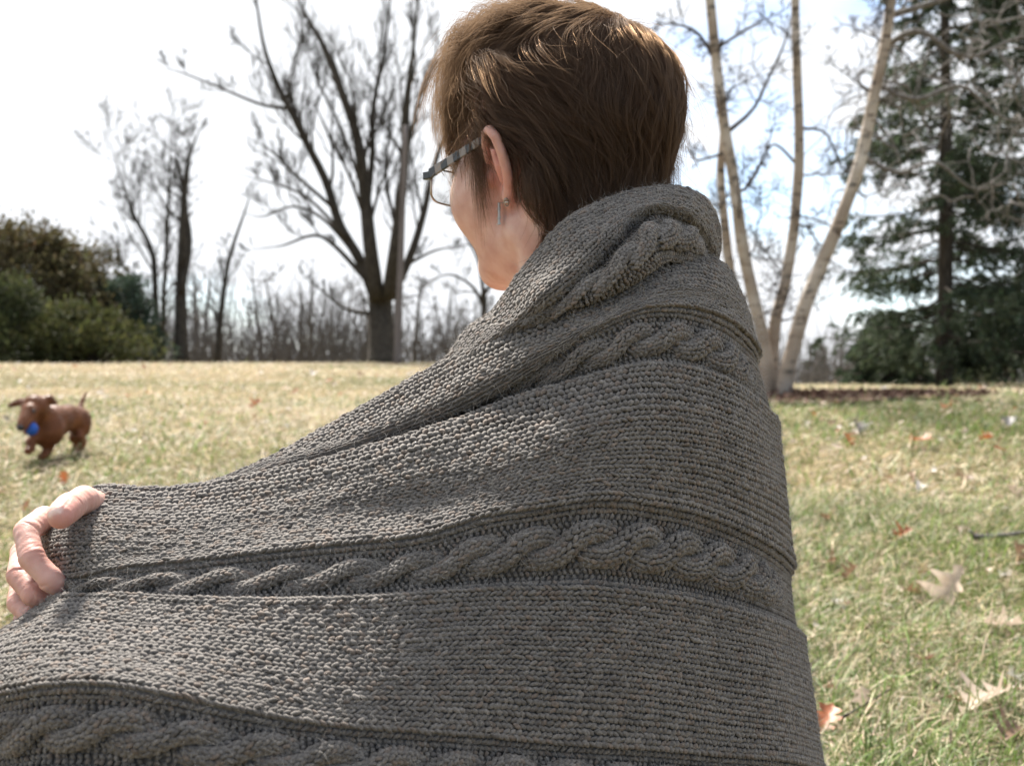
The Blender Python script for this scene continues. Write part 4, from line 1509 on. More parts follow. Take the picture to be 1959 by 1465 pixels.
def spruce(name, label, px, base_y, d, half_w0, apex_y, seed, mat, nb=150, needles=26, trunk_px=26, clear=.0, group=None):
    R = np.random.default_rng(seed)
    c = P(px, base_y, d)
    gz = float(ground_z(c[0], c[1]))
    base = np.array([c[0], c[1], gz])
    ht = HC + (CY - apex_y) / F * d - gz
    hw = half_w0 / F * d
    root = empty(name, base)
    tag(root, label, 'tree', group)
    tr = MB()
    zz = np.linspace(-.02, 1, 12)
    tr.tube(base + np.stack([.03 * np.sin(zz * 5), 0 * zz, zz * ht], 1), np.maximum(trunk_px / 2 / F * d * (1 - zz * .93), .01), 9)
    tr.build('trunk', BARK_DARK, root)
    bm_, fm = MB(), MB()
    for i in range(nb):
        z = clear + (1 - clear) * ((i + R.uniform(0, .8)) / nb) ** 1.15
        a = R.uniform(0, 6.28)
        L = hw * (1 - z) ** .8 * R.uniform(.65, 1.12) + .12
        o = np.array([math.cos(a), math.sin(a), 0])
        k = 7
        t = np.linspace(0, 1, k)
        droop = -.32 * t + .30 * t ** 2.2 - .10 * (1 - z)
        path = base + np.array([0, 0, z * ht]) + o[None] * (t * L)[:, None] + np.stack([R.normal(size=k) * .03, R.normal(size=k) * .03, droop * L * .8], 1) * t[:, None] ** .5
        bm_.tube(path, np.linspace(.028 * (1.2 - z), .006, k), 4, cap=False)
        sd = np.array([-o[1], o[0], 0])
        nt = max(5, int(needles * (L / hw + .15)))
        for j in range(nt):
            q = R.uniform(.18, 1.0)
            f = q * (k - 1); ii = min(int(f), k - 2)
            p = path[ii] * (1 - f + ii) + path[ii + 1] * (f - ii)
            sgn = R.choice([-1, 1])
            tl = L * .30 * (1.15 - q) * R.uniform(.6, 1.3) + .10
            dd = unit(o * .55 + sd * sgn * R.uniform(.3, 1) + np.array([0, 0, -.35 + R.normal() * .25]))
            m = 7
            s = np.linspace(0.05, 1, m)[:, None]
            pos = p + dd * s * tl + np.array([0, 0, -.18]) * (s ** 2) * tl
            pos = np.repeat(pos, 2, axis=0)
            dr = unit(dd + R.normal(size=(2 * m, 3)) * .55 + np.array([0, 0, -.1]))
            leaf_cards(fm, pos, dr, .13 * R.uniform(.7, 1.2, 2 * m), .020, R)
    tag(bm_.build('branches', BARK_DARK, root), kind='stuff')
    tag(fm.build('needles', mat, root, smooth=False), kind='stuff')
    return root


def build_evergreens():
    olive = leaf_mat('olive_brown_foliage', (.070, .062, .030), (.105, .085, .042))
    green = leaf_mat('deep_green_foliage', (.038, .046, .020), (.068, .078, .030))
    yel = leaf_mat('yellow_green_foliage', (.052, .058, .022), (.090, .094, .034))
    blue = leaf_mat('blue_green_foliage', (.04, .062, .043), (.07, .10, .07))
    ndl = leaf_mat('spruce_needles', (.034, .050, .030), (.075, .098, .056))
    g = 'evergreen shrubs at the lawn edge'
    shrub('evergreen_shrub', 'tall olive brown evergreen shrub rising above the other shrubs', 55, 24, 185, 448, olive, 41, 20000, .12, g, 90)
    shrub('evergreen_shrub', 'low dark green evergreen shrub in front of the olive brown one', 5, 21, 140, 545, green, 42, 9000, .09, g)
    shrub('evergreen_shrub', 'yellow green evergreen shrub in front of the blue green one', 165, 21, 125, 590, yel, 43, 10000, .09, g)
    shrub('evergreen_shrub', 'blue green evergreen shrub next to the thin bare trunks', 225, 25, 95, 530, blue, 44, 6000, .10, g)
    shrub('evergreen_shrub', 'brownish evergreen shrub behind the yellow green one', 165, 26, 120, 485, olive, 45, 6000, .11, g)
    spruce('spruce_tree', 'large open spruce with drooping dark green boughs behind the birches', 1806, 737, 19.0, 260, -620, 51, ndl, nb=175, needles=25, trunk_px=34, clear=.06)
    spruce('spruce_tree', 'dense dark spruce cut by the picture edge next to the large open spruce', 1985, 740, 20.5, 240, -700, 52, ndl, nb=200, needles=26, trunk_px=34, clear=.05)
    sg = 'small far conifers'
    for x, dd, w, top, s in ((1562, 42, 34, 655, 53), (1634, 46, 22, 664, 54)):
        spruce('small_conifer', 'small dark conifer standing far behind the birches', x, 735, dd, w, top, s, ndl, nb=46, needles=12, trunk_px=4, group=sg)
    spruce('small_conifer', 'young bushy spruce growing under the large open spruce boughs', 1700, 738, 23, 95, 590, 57, ndl, nb=70, needles=16, trunk_px=8)
    shrub('evergreen_shrub', 'small yellow green shrub beside the spruce trunk', 1850, 26, 42, 668, yel, 55, 2600, .07)
    shrub('evergreen_shrub', 'small dark green shrub next to the dense spruce', 1925, 25, 46, 660, green, 56, 2600, .07)


# ------------------------------------------------------------------ birch clump
def build_birch():
    m, N, L, b = new_mat('birch_bark')
    tcn = N.new('ShaderNodeTexCoord')
    mp1 = N.new('ShaderNodeMapping'); mp1.inputs['Scale'].default_value = (9, 9, 24)
    mp2 = N.new('ShaderNodeMapping'); mp2.inputs['Scale'].default_value = (2.2, 2.2, 3.2)
    n1 = N.new('ShaderNodeTexNoise'); n1.inputs['Scale'].default_value = 1.0; n1.inputs['Detail'].default_value = 3
    n2 = N.new('ShaderNodeTexNoise'); n2.inputs['Scale'].default_value = 1.0; n2.inputs['Detail'].default_value = 5
    for mpn, n in ((mp1, n1), (mp2, n2)):
        L.new(tcn.outputs['Object'], mpn.inputs['Vector']); L.new(mpn.outputs['Vector'], n.inputs['Vector'])
    r2 = ramp(N, [(.30, (.25, .19, .14)), (.5, (.38, .315, .25)), (.70, (.56, .50, .44))])
    r1 = ramp(N, [(.0, (.10, .08, .07)), (.33, (.22, .17, .14)), (.40, (1, 1, 1)), (1, (1, 1, 1))])
    L.new(n2.outputs['Fac'], r2.inputs['Fac']); L.new(n1.outputs['Fac'], r1.inputs['Fac'])
    mu = N.new('ShaderNodeMixRGB'); mu.blend_type = 'MULTIPLY'; mu.inputs['Fac'].default_value = 1
    L.new(r2.outputs['Color'], mu.inputs['Color1']); L.new(r1.outputs['Color'], mu.inputs['Color2'])
    at = N.new('ShaderNodeVertexColor'); at.layer_name = 'tint'
    mu2 = N.new('ShaderNodeMixRGB'); mu2.blend_type = 'MULTIPLY'; mu2.inputs['Fac'].default_value = 1
    L.new(mu.outputs['Color'], mu2.inputs['Color1']); L.new(at.outputs['Color'], mu2.inputs['Color2'])
    L.new(mu2.outputs['Color'], b.inputs['Base Color'])
    b.inputs['Roughness'].default_value = .75
    bp = N.new('ShaderNodeBump'); bp.inputs['Strength'].default_value = .4; bp.inputs['Distance'].default_value = .01
    L.new(n1.outputs['Fac'], bp.inputs['Height']); L.new(bp.outputs['Normal'], b.inputs['Normal'])
    dark = bark('birch_twig', (.045, .036, .032), (.10, .085, .075), 12)
    pale = bark('pale_birch_twig', (.12, .112, .105), (.25, .235, .22), 12)

    d = 8.0
    R = np.random.default_rng(91)
    b0 = ground_hit(1482, 762)
    d = float(b0[1])
    root = empty('birch_tree', b0)
    tag(root, 'clump of four pale birch stems rising from a mulch bed', 'tree')
    stems = [
        ([(1474, 765), (1466, 690), (1458, 640), (1440, 560), (1420, 460), (1405, 350), (1385, 240), (1370, 120), (1358, 0), (1348, -90)], 40, 24, 0.0),
        ([(1462, 760), (1440, 680), (1416, 600), (1398, 520), (1386, 430), (1378, 330), (1384, 240), (1374, 150)], 34, 18, .14),
        ([(1480, 762), (1478, 680), (1484, 610), (1502, 540), (1520, 430), (1530, 300), (1527, 180), (1522, 80), (1518, -70)], 36, 22, .10),
        ([(1494, 766), (1512, 690), (1545, 570), (1590, 460), (1640, 330), (1670, 200), (1695, 80), (1714, -60)], 44, 26, -.12),
    ]
    tw = MB(); tp = MB(); knots = []
    for i, (pl, w0, w1, off) in enumerate(stems):
        path = np.array([P(x, y, d + off) for x, y in pl])
        path[0, 2] = ground_z(path[0, 0], path[0, 1]) - .1
        path = catmull(path, 150)
        path += np.stack([wobble(path, 2.5, i), wobble(path, 2.5, i + 9), 0 * path[:, 0]], 1) * .008
        rad = np.linspace(w0, w1, 150) / 2 / F * d * .70 * (1 + .3 * np.exp(-np.arange(150) * .16)) * (1 + .04 * wobble(path, 12, i))
        mb = MB(); mb.tube(path, rad, 14)
        # dark rough foot and branch scars
        c = np.ones((mb.n, 3))
        V = mb.v[0]
        hgt = V[:, 2] - path[0, 2]
        c *= (1 - .72 * np.clip(1 - (hgt + .06 * wobble(V, 14, 3)) / .42, 0, 1))[:, None]
        for s in range(34):
            k = R.integers(8, 148); a = R.uniform(0, 6.28)
            q = path[k] + np.array([math.cos(a), math.sin(a), 0]) * rad[k]
            dd = np.linalg.norm((V - q) / np.array([.036, .036, .014]) * R.uniform(.8, 2.0), axis=1)
            c *= (1 - .92 * np.exp(-dd ** 2))[:, None]
        mb.c[0] = c
        mb.build('stem', m, root)
        sub_branches(tw, tw, path, rad * .45, R, 1, 3, 2.6, .24, .12, .15, 5, .95, .0022)
    # named dark branches seen against the sky
    for pl, w in (([(1388, 256), (1440, 210), (1470, 150), (1500, 85), (1515, 30)], 9), ([(1405, 370), (1432, 355), (1462, 300), (1480, 240)], 8),
                  ([(1394, 290), (1345, 305), (1325, 300), (1310, 240)], 6), ([(1530, 245), (1580, 255), (1610, 320), (1640, 330)], 6),
                  ([(1372, 120), (1330, 60), (1270, 45), (1240, 60)], 8), ([(1529, 320), (1490, 280), (1470, 285), (1440, 340)], 6),
                  ([(1520, 430), (1545, 435), (1565, 465), (1580, 470)], 6), ([(1367, 95), (1440, 50), (1500, 20)], 7)):
        o0 = .10 if pl[0][0] > 1500 else 0.0
        p = catmull(np.array([P(x, y, d + o0 + R.uniform(-.08, .08) * (i_ > 0)) for i_, (x, y) in enumerate(pl)]), 12)
        r = np.linspace(w, 2, 12) / 2 / F * d
        tw.tube(p, r, 6)
        sub_branches(tw, tw, p, r, R, 2, 3, 5.0, .40, .05, .2, 4, .9)
    tag(tw.build('branches', dark, root), kind='stuff')
    # long pale twigs hanging in front of the spruces
    for i in range(75):
        x = R.uniform(1650, 2080); y = R.uniform(-120, 400)
        dd = d + R.uniform(-.4, 1.2)
        p = [P(x, y, dd)]
        v = np.array([R.normal() * .7, R.normal() * .4, R.uniform(-.9, .5)])
        for s in range(9):
            v = unit(v + R.normal(size=3) * .38 + np.array([0, 0, -.10]))
            p.append(p[-1] + v * R.uniform(.05, .10))
        r = np.linspace(R.uniform(.006, .012), .003, len(p))
        path = catmull(np.array(p), 20); r = np.interp(np.linspace(0, 1, 20), np.linspace(0, 1, len(p)), r)
        tp.tube(path, r, 5)
        sub_branches(tp, tp, path, r, R, 2, 3, 3.0, .5, -.1, .15, 4, .9, .0022, {2: 3, 3: 3})
    for pl, w in (([(1690, 90), (1760, 60), (1850, 110), (1960, 70), (2060, 100)], 14), ([(1678, 160), (1750, 190), (1840, 165), (1930, 230), (2040, 210)], 12),
                  ([(1705, 30), (1800, 0), (1900, -40), (2040, -60)], 14), ([(1650, 300), (1720, 330), (1790, 310), (1860, 360), (1930, 350)], 9)):
        p = catmull(np.array([P(x, y, d + R.uniform(-.1, .2)) for x, y in pl]), 20)
        r = np.linspace(w, 3, 20) / 2 / F * d
        tp.tube(p, r, 6)
        sub_branches(tp, tp, p, r, R, 2, 3, 2.0, .35, -.05, .1, 4, .9, .0025, {2: 6, 3: 4})
    tag(tp.build('hanging_twigs', pale, root), kind='stuff')

    # mulch bed round the stems
    R2 = np.random.default_rng(13)
    a = np.linspace(0, 2 * np.pi, 40)[:-1]
    rr = 1.0 + .10 * np.sin(a * 3 + 1) + .06 * np.sin(a * 7)
    X, Y = [b0[0] + .25], [b0[1]]
    for s in np.linspace(.15, 1, 7):
        X += list(b0[0] + .25 + np.cos(a) * rr * s * 1.3); Y += list(b0[1] + np.sin(a) * rr * s * .95)
    X, Y = np.array(X), np.array(Y)
    v = np.stack([X, Y, ground_z(X, Y) + .03], 1)
    na = len(a); q = []; t = [(0, 1 + j, 1 + (j + 1) % na) for j in range(na)]
    for s in range(6):
        for j in range(na):
            q.append((1 + s * na + j, 1 + (s + 1) * na + j, 1 + (s + 1) * na + (j + 1) % na, 1 + s * na + (j + 1) % na))
    mm = noise_mat('mulch', [(.3, (.06, .034, .024)), (.7, (.15, .085, .06))], 30, 6, .95, bump=.8, bump_scale=60, bump_dist=.03, tint=True)
    mb = MB(); mb.add(v, q, t)
    n = 3500
    th = R2.uniform(0, 6.28, n); rd = np.sqrt(R2.uniform(0, 1, n)) * 1.02
    cx = b0[0] + .25 + np.cos(th) * rd * 1.3; cyy = b0[1] + np.sin(th) * rd * .95
    pos = np.stack([cx, cyy, ground_z(cx, cyy) + R2.uniform(.03, .06, n)], 1)
    leaf_cards(mb, pos, unit(R2.normal(size=(n, 3)) * np.array([1, 1, .35])), R2.uniform(.02, .06, n), .008, R2)
    o = mb.build('mulch_bed', mm, None, smooth=False)
    tag(o, 'dark brown bark mulch bed round the birch stems', 'mulch', kind='stuff')


build_bare_trees()
build_far_wood()
build_evergreens()
build_birch()
# ------------------------------------------------------------------ grass
def build_grass():
    R = np.random.default_rng(33)
    m, N, L, b = new_mat('grass_blades')
    at = N.new('ShaderNodeVertexColor'); at.layer_name = 'tint'
    n = N.new('ShaderNodeTexNoise'); n.inputs['Scale'].default_value = 60
    tcn = N.new('ShaderNodeTexCoord'); L.new(tcn.outputs['Object'], n.inputs['Vector'])
    r = ramp(N, [(.3, (.78, .78, .78)), (.7, (1.12, 1.12, 1.12))]); L.new(n.outputs['Fac'], r.inputs['Fac'])
    mu = N.new('ShaderNodeMixRGB'); mu.blend_type = 'MULTIPLY'; mu.inputs['Fac'].default_value = 1
    L.new(at.outputs['Color'], mu.inputs['Color1']); L.new(r.outputs['Color'], mu.inputs['Color2'])
    L.new(mu.outputs['Color'], b.inputs['Base Color'])
    b.inputs['Roughness'].default_value = .55
    b.inputs['Specular IOR Level'].default_value = .35
    tr = N.new('ShaderNodeBsdfTranslucent'); L.new(mu.outputs['Color'], tr.inputs['Color'])
    ms = N.new('ShaderNodeMixShader'); ms.inputs['Fac'].default_value = .35
    out = N['Material Output']
    L.new(b.outputs[0], ms.inputs[1]); L.new(tr.outputs[0], ms.inputs[2]); L.new(ms.outputs[0], out.inputs['Surface'])
    mb = MB()
    zones = [  # r0, r1, az0, az1, count, length, width
        (1.25, 2.6, 8, 34, 24000, .058, .0026),
        (2.6, 4.5, 6, 32, 46000, .058, .0030),
        (1.6, 4.5, -52, 6, 27000, .055, .0034),
        (4.5, 9.5, -34, 32, 78000, .055, .0047),
        (4.5, 9.5, -54, -34, 9000, .055, .0070), (1.6, 9.5, 32, 52, 12000, .055, .0065),
        (9.5, 26, -52, 50, 64000, .055, .0100),
    ]
    for r0, r1, a0, a1, cnt, ln, wd in zones:
        rr = np.sqrt(R.uniform(r0 ** 2, r1 ** 2, cnt)); az = np.radians(R.uniform(a0, a1, cnt))
        x, y = rr * np.sin(az), rr * np.cos(az)
        mc = ground_hit(1482, 762)
        ok = ((x - mc[0] - .25) / 1.25) ** 2 + ((y - mc[1]) / .92) ** 2 > 1
        x, y, rr = x[ok], y[ok], rr[ok]; cnt = len(x)
        p2 = np.stack([x, y, 0 * x], 1)
        patch = wobble(p2, 1.6, 71) * .6 + wobble(p2, 5.0, 72) * .4
        # fresh growth near the birch mound and in patches, bleached straw towards the crest
        gprob = .30 + .18 * (x > .5) + .12 * smooth(5.5, 3, rr) + .36 * patch + .22 * np.exp(-((x - 2.1) ** 2 / 2.2 + (y - 6.3) ** 2 / 2.5)) - .22 * smooth(8, 13, rr) - .05 * smooth(2, 5, rr) + .08 * (x < 0) * smooth(9.5, 6, rr)
        green = R.random(cnt) < np.clip(gprob, .03, .85)
        z = ground_z(x, y)
        hd = R.uniform(0, 2 * np.pi, cnt)
        comb = wobble(p2, 7.0, 73) * 2.5
        hd = np.where(R.random(cnt) < .5, comb + R.normal(size=cnt) * .7, hd)
        el = np.where(green, R.uniform(.5, 1.35, cnt), np.abs(R.normal(size=cnt)) * .38 + .04)
        LL = ln * np.exp(R.normal(size=cnt) * .35) * np.where(green, 1.0, 1.15)
        W = wd * R.uniform(.6, 1.35, cnt)
        d1 = np.stack([np.cos(hd) * np.cos(el), np.sin(hd) * np.cos(el), np.sin(el)], 1)
        el2 = el - R.uniform(.1, .9, cnt)
        hd2 = hd + R.normal(size=cnt) * .35
        d2 = np.stack([np.cos(hd2) * np.cos(el2), np.sin(hd2) * np.cos(el2), np.sin(el2)], 1)
        s = np.stack([-np.sin(hd), np.cos(hd), R.normal(size=cnt) * .5], 1); s = unit(s)
        p = np.stack([x, y, z + np.where(green, 0, R.uniform(0, .018, cnt))], 1)
        m1 = p + d1 * (LL * .5)[:, None]; tip = m1 + d2 * (LL * .5)[:, None]
        tip[:, 2] = np.maximum(tip[:, 2], z + .003)
        v = np.stack([p - s * W[:, None] * .5, p + s * W[:, None] * .5, m1 + s * W[:, None] * .45, m1 - s * W[:, None] * .45, tip], 1)
        k = np.arange(cnt)[:, None] * 5
        q = k + np.array([[0, 1, 2, 3]]); t = k + np.array([[3, 2, 4]])
        straw = np.array([.43, .36, .245]) * np.exp(R.normal(size=(cnt, 1)) * .30) * (1 + R.normal(size=(cnt, 3)) * .05)
        grn = np.array([.125, .178, .046]) * np.exp(R.normal(size=(cnt, 1)) * .35) * (1 + R.normal(size=(cnt, 3)) * .08)
        c = np.where(green[:, None], grn, straw)
        mb.add(v.reshape(-1, 3), q, t, np.repeat(c, 5, axis=0))
    o = mb.build('grass', m, None, smooth=False)
    tag(o, 'matted straw and green winter grass covering the lawn', 'grass', kind='stuff')


# ------------------------------------------------------------------ fallen oak leaves
def oak_leaf_mesh(seed, lobes=4):
    R = np.random.default_rng(seed)
    t = np.linspace(0, 1, 26)
    env = np.sin(np.pi * np.clip(t * 1.02, 0, 1)) ** .7 * (.55 + .45 * t)
    wid = .30 * env * (1 + .55 * np.sin(t * np.pi * 2 * lobes + R.uniform(-.5, .5))) + .006
    wid[0] = .008; wid[-1] = .004
    vs, q = [], []
    curl, bend, tw = R.uniform(.5, 1.8), R.uniform(-.5, .9), R.uniform(-.8, .8)
    for i, a in enumerate(t):
        for j, s in enumerate((-1, -.5, 0, .5, 1)):
            w = wid[i] * (1 + .12 * R.normal() * (abs(s) == 1))
            y = s * w
            zc = curl * y * y * 2.2 + bend * (a - .5) ** 2 * .6 + tw * (a - .5) * y * .9 + .012 * R.normal() * (abs(s) == 1) - .01 * (s == 0)
            vs.append((a - .5, y, zc))
    for i in range(25):
        for j in range(4):
            b = i * 5 + j
            q.append((b, b + 1, b + 6, b + 5))
    # stalk
    n0 = len(vs)
    for k in range(4):
        x = -.5 - .06 * k
        for dy, dz in ((-.006, 0), (.006, 0), (0, .010)):
            vs.append((x, dy, dz + bend * (x) ** 2 * .6 - .01))
    for k in range(3):
        for e in range(3):
            a, b = n0 + k * 3 + e, n0 + k * 3 + (e + 1) % 3
            q.append((a, b, b + 3, a + 3))
    return np.array(vs, float), np.array(q)


def leaf_material(name, a, b):
    m, N, L, bs = new_mat(name)
    tcn = N.new('ShaderNodeTexCoord')
    n = N.new('ShaderNodeTexNoise'); n.inputs['Scale'].default_value = 7; n.inputs['Detail'].default_value = 6
    L.new(tcn.outputs['Object'], n.inputs['Vector'])
    r = ramp(N, [(.3, a), (.7, b)]); L.new(n.outputs['Fac'], r.inputs['Fac'])
    L.new(r.outputs['Color'], bs.inputs['Base Color'])
    bs.inputs['Roughness'].default_value = .5
    tr = N.new('ShaderNodeBsdfTranslucent'); L.new(r.outputs['Color'], tr.inputs['Color'])
    ms = N.new('ShaderNodeMixShader'); ms.inputs['Fac'].default_value = .3
    L.new(bs.outputs[0], ms.inputs[1]); L.new(tr.outputs[0], ms.inputs[2]); L.new(ms.outputs[0], N['Material Output'].inputs['Surface'])
    return m


def build_leaves():
    R = np.random.default_rng(17)
    mats = {'rust': leaf_material('rust_leaf', (.22, .065, .025), (.40, .13, .05)),
            'pale': leaf_material('pale_leaf', (.44, .34, .26), (.62, .51, .42)),
            'brown': leaf_material('brown_leaf', (.13, .075, .045), (.26, .16, .10)),
            'white': leaf_material('bleached_leaf', (.48, .44, .42), (.66, .62, .60)),
            'grey': leaf_material('grey_leaf', (.06, .055, .06), (.13, .12, .125))}
    meshes = {}
    for k, m in mats.items():
        for s in range(4):
            v, q = oak_leaf_mesh(100 + s + 10 * len(meshes))
            me = mesh_data('oak_leaf', v, q)
            me.materials.append(m)
            meshes[k, s] = me
    word = {'rust': 'rust orange', 'pale': 'pale tan', 'brown': 'dull brown', 'white': 'bleached whitish', 'grey': 'dark grey'}

    def put(px, py, size_px, kind, tilt=.35, label=None, group=None, yaw=None, s=None):
        g = ground_hit(px, py)
        size = size_px / F * g[1]
        o = bpy.data.objects.new('oak_leaf', meshes[kind, R.integers(0, 4) if s is None else s])
        o.scale = (size,) * 3
        o.location = (g[0], g[1], g[2] + .028 + size * .10)
        o.rotation_euler = (R.normal() * tilt, R.normal() * tilt, R.uniform(0, 6.28) if yaw is None else yaw)
        link(o)
        tag(o, label or f'small {word[kind]} oak leaf lying out on the lawn', 'leaf', group or f'small {word[kind]} oak leaves on the lawn')
        return o
    near = 'larger leaves on the grass beside the shawl'
    put(1577, 1418, 95, 'rust', .9, 'rust orange oak leaf standing against the edge of the shawl', near, yaw=.9)
    put(1650, 1378, 62, 'pale', .8, 'small pale upright leaf beside the rust orange leaf at the shawl', near)
    put(1885, 1385, 135, 'pale', .25, 'long pale tan oak leaf lying flat on greener grass', near, yaw=.5)
    put(1945, 1445, 110, 'brown', .4, 'dull brown oak leaf partly cut off below the long pale leaf', near)
    put(1808, 1168, 125, 'pale', .55, 'curled pale tan oak leaf with its lobes raised', near, yaw=2.9)
    put(1745, 1160, 60, 'brown', .5, 'dull brown leaf tip touching the curled pale leaf', near)
    put(1925, 1228, 95, 'pale', .5, 'pale pinkish oak leaf folded up on the grass', near)
    put(1725, 1045, 50, 'rust', .6, 'rust brown leaf half sunk in the grass above the curled pale leaf', near)
    put(1948, 1095, 70, 'brown', .6)
    put(1625, 1122, 50, 'brown', .4); put(1590, 1098, 60, 'brown', .4); put(1770, 1295, 60, 'brown', .3)
    put(1563, 1228, 34, 'white', .8)
    put(1762, 858, 58, 'rust', .5, 'bright orange oak leaf with spread lobes out on the green lawn', near, s=1)
    put(1622, 856, 42, 'rust', .6); put(1886, 853, 36, 'rust', .4); put(1912, 872, 26, 'rust', .3)
    put(1640, 832, 48, 'grey', .6); put(1632, 846, 30, 'brown')
    put(1812, 790, 36, 'rust', .6); put(1930, 822, 44, 'grey', .5)
    put(1757, 946, 34, 'white', .5); put(1743, 932, 34, 'brown', .5); put(1852, 932, 34, 'brown', .5); put(1835, 925, 26, 'brown')
    put(1945, 968, 52, 'pale', .7); put(1915, 970, 30, 'brown'); put(1580, 1010, 44, 'brown', .4)
    put(1600, 868, 26, 'pale'); put(1785, 915, 24, 'white'); put(1590, 820, 22, 'brown'); put(1750, 812, 22, 'grey')
    put(488, 785, 34, 'rust', 1.0, 'rust orange leaf standing upright on the lawn with a pale tip above', near, yaw=.3)
    put(488, 768, 22, 'white', .9); put(53, 752, 22, 'white', .9); put(246, 766, 20, 'rust'); put(285, 760, 18, 'rust')
    put(192, 762, 20, 'white'); put(204, 768, 16, 'white'); put(122, 932, 34, 'rust', .9); put(10, 812, 20, 'grey')
    put(4, 960, 24, 'brown'); put(50, 985, 30, 'rust'); put(600, 722, 26, 'white'); put(630, 735, 20, 'rust'); put(690, 722, 16, 'brown')
    put(545, 752, 22, 'pale'); put(565, 757, 20, 'rust'); put(95, 860, 22, 'grey'); put(640, 742, 16, 'brown')
    for i in range(70):
        x = R.uniform(0, 820); y = 698 + R.uniform(0, 1) ** 1.6 * 150
        if y > 930 - (x - 430) * .47: continue
        put(x, y, R.uniform(7, 15), R.choice(['rust', 'pale', 'white', 'brown', 'white']))
    for i in range(50):
        x = R.uniform(1500, 1950); y = 745 + R.uniform(0, 1) ** 1.3 * 120
        put(x, y, R.uniform(8, 20), R.choice(['rust', 'pale', 'brown', 'white', 'brown']))
    for i in range(26):
        x = R.uniform(1560, 1950); y = R.uniform(860, 1440)
        put(x, y, R.uniform(18, 40) * (.5 + (y - 800) / 900), R.choice(['pale', 'brown', 'brown', 'white']))
    # fallen twig with a dark tip
    mb = MB()
    a, b_, c = ground_hit(1862, 1052), ground_hit(1910, 1050), ground_hit(1985, 1040)
    pth = catmull(np.array([a, b_, c]) + np.array([0, 0, .04]), 12)
    mb.tube(pth, np.linspace(.009, .005, 12), 7)
    mb.tube(np.array([a + [0, 0, .04], a + [-.008, .0, .055], a + [-.012, 0, .062]]), [.008, .006, .002], 6)
    o = mb.build('fallen_twig', bark('weathered_twig', (.10, .09, .085), (.24, .22, .21), 30), None, loc=a)
    tag(o, 'grey fallen twig with a dark broken end lying on the grass', 'twig')
    mb = MB()
    pth = catmull(np.array([ground_hit(1612, 1412), ground_hit(1660, 1385), ground_hit(1712, 1350)]) + np.array([0, 0, .035]), 10)
    mb.tube(pth, np.linspace(.0028, .0012, 10), 5)
    o = mb.build('grass_stalk', BARK_DARK, None, loc=pth[0])
    tag(o, 'thin dark stalk lying across the grass near the shawl edge', 'twig')


build_grass()
build_leaves()
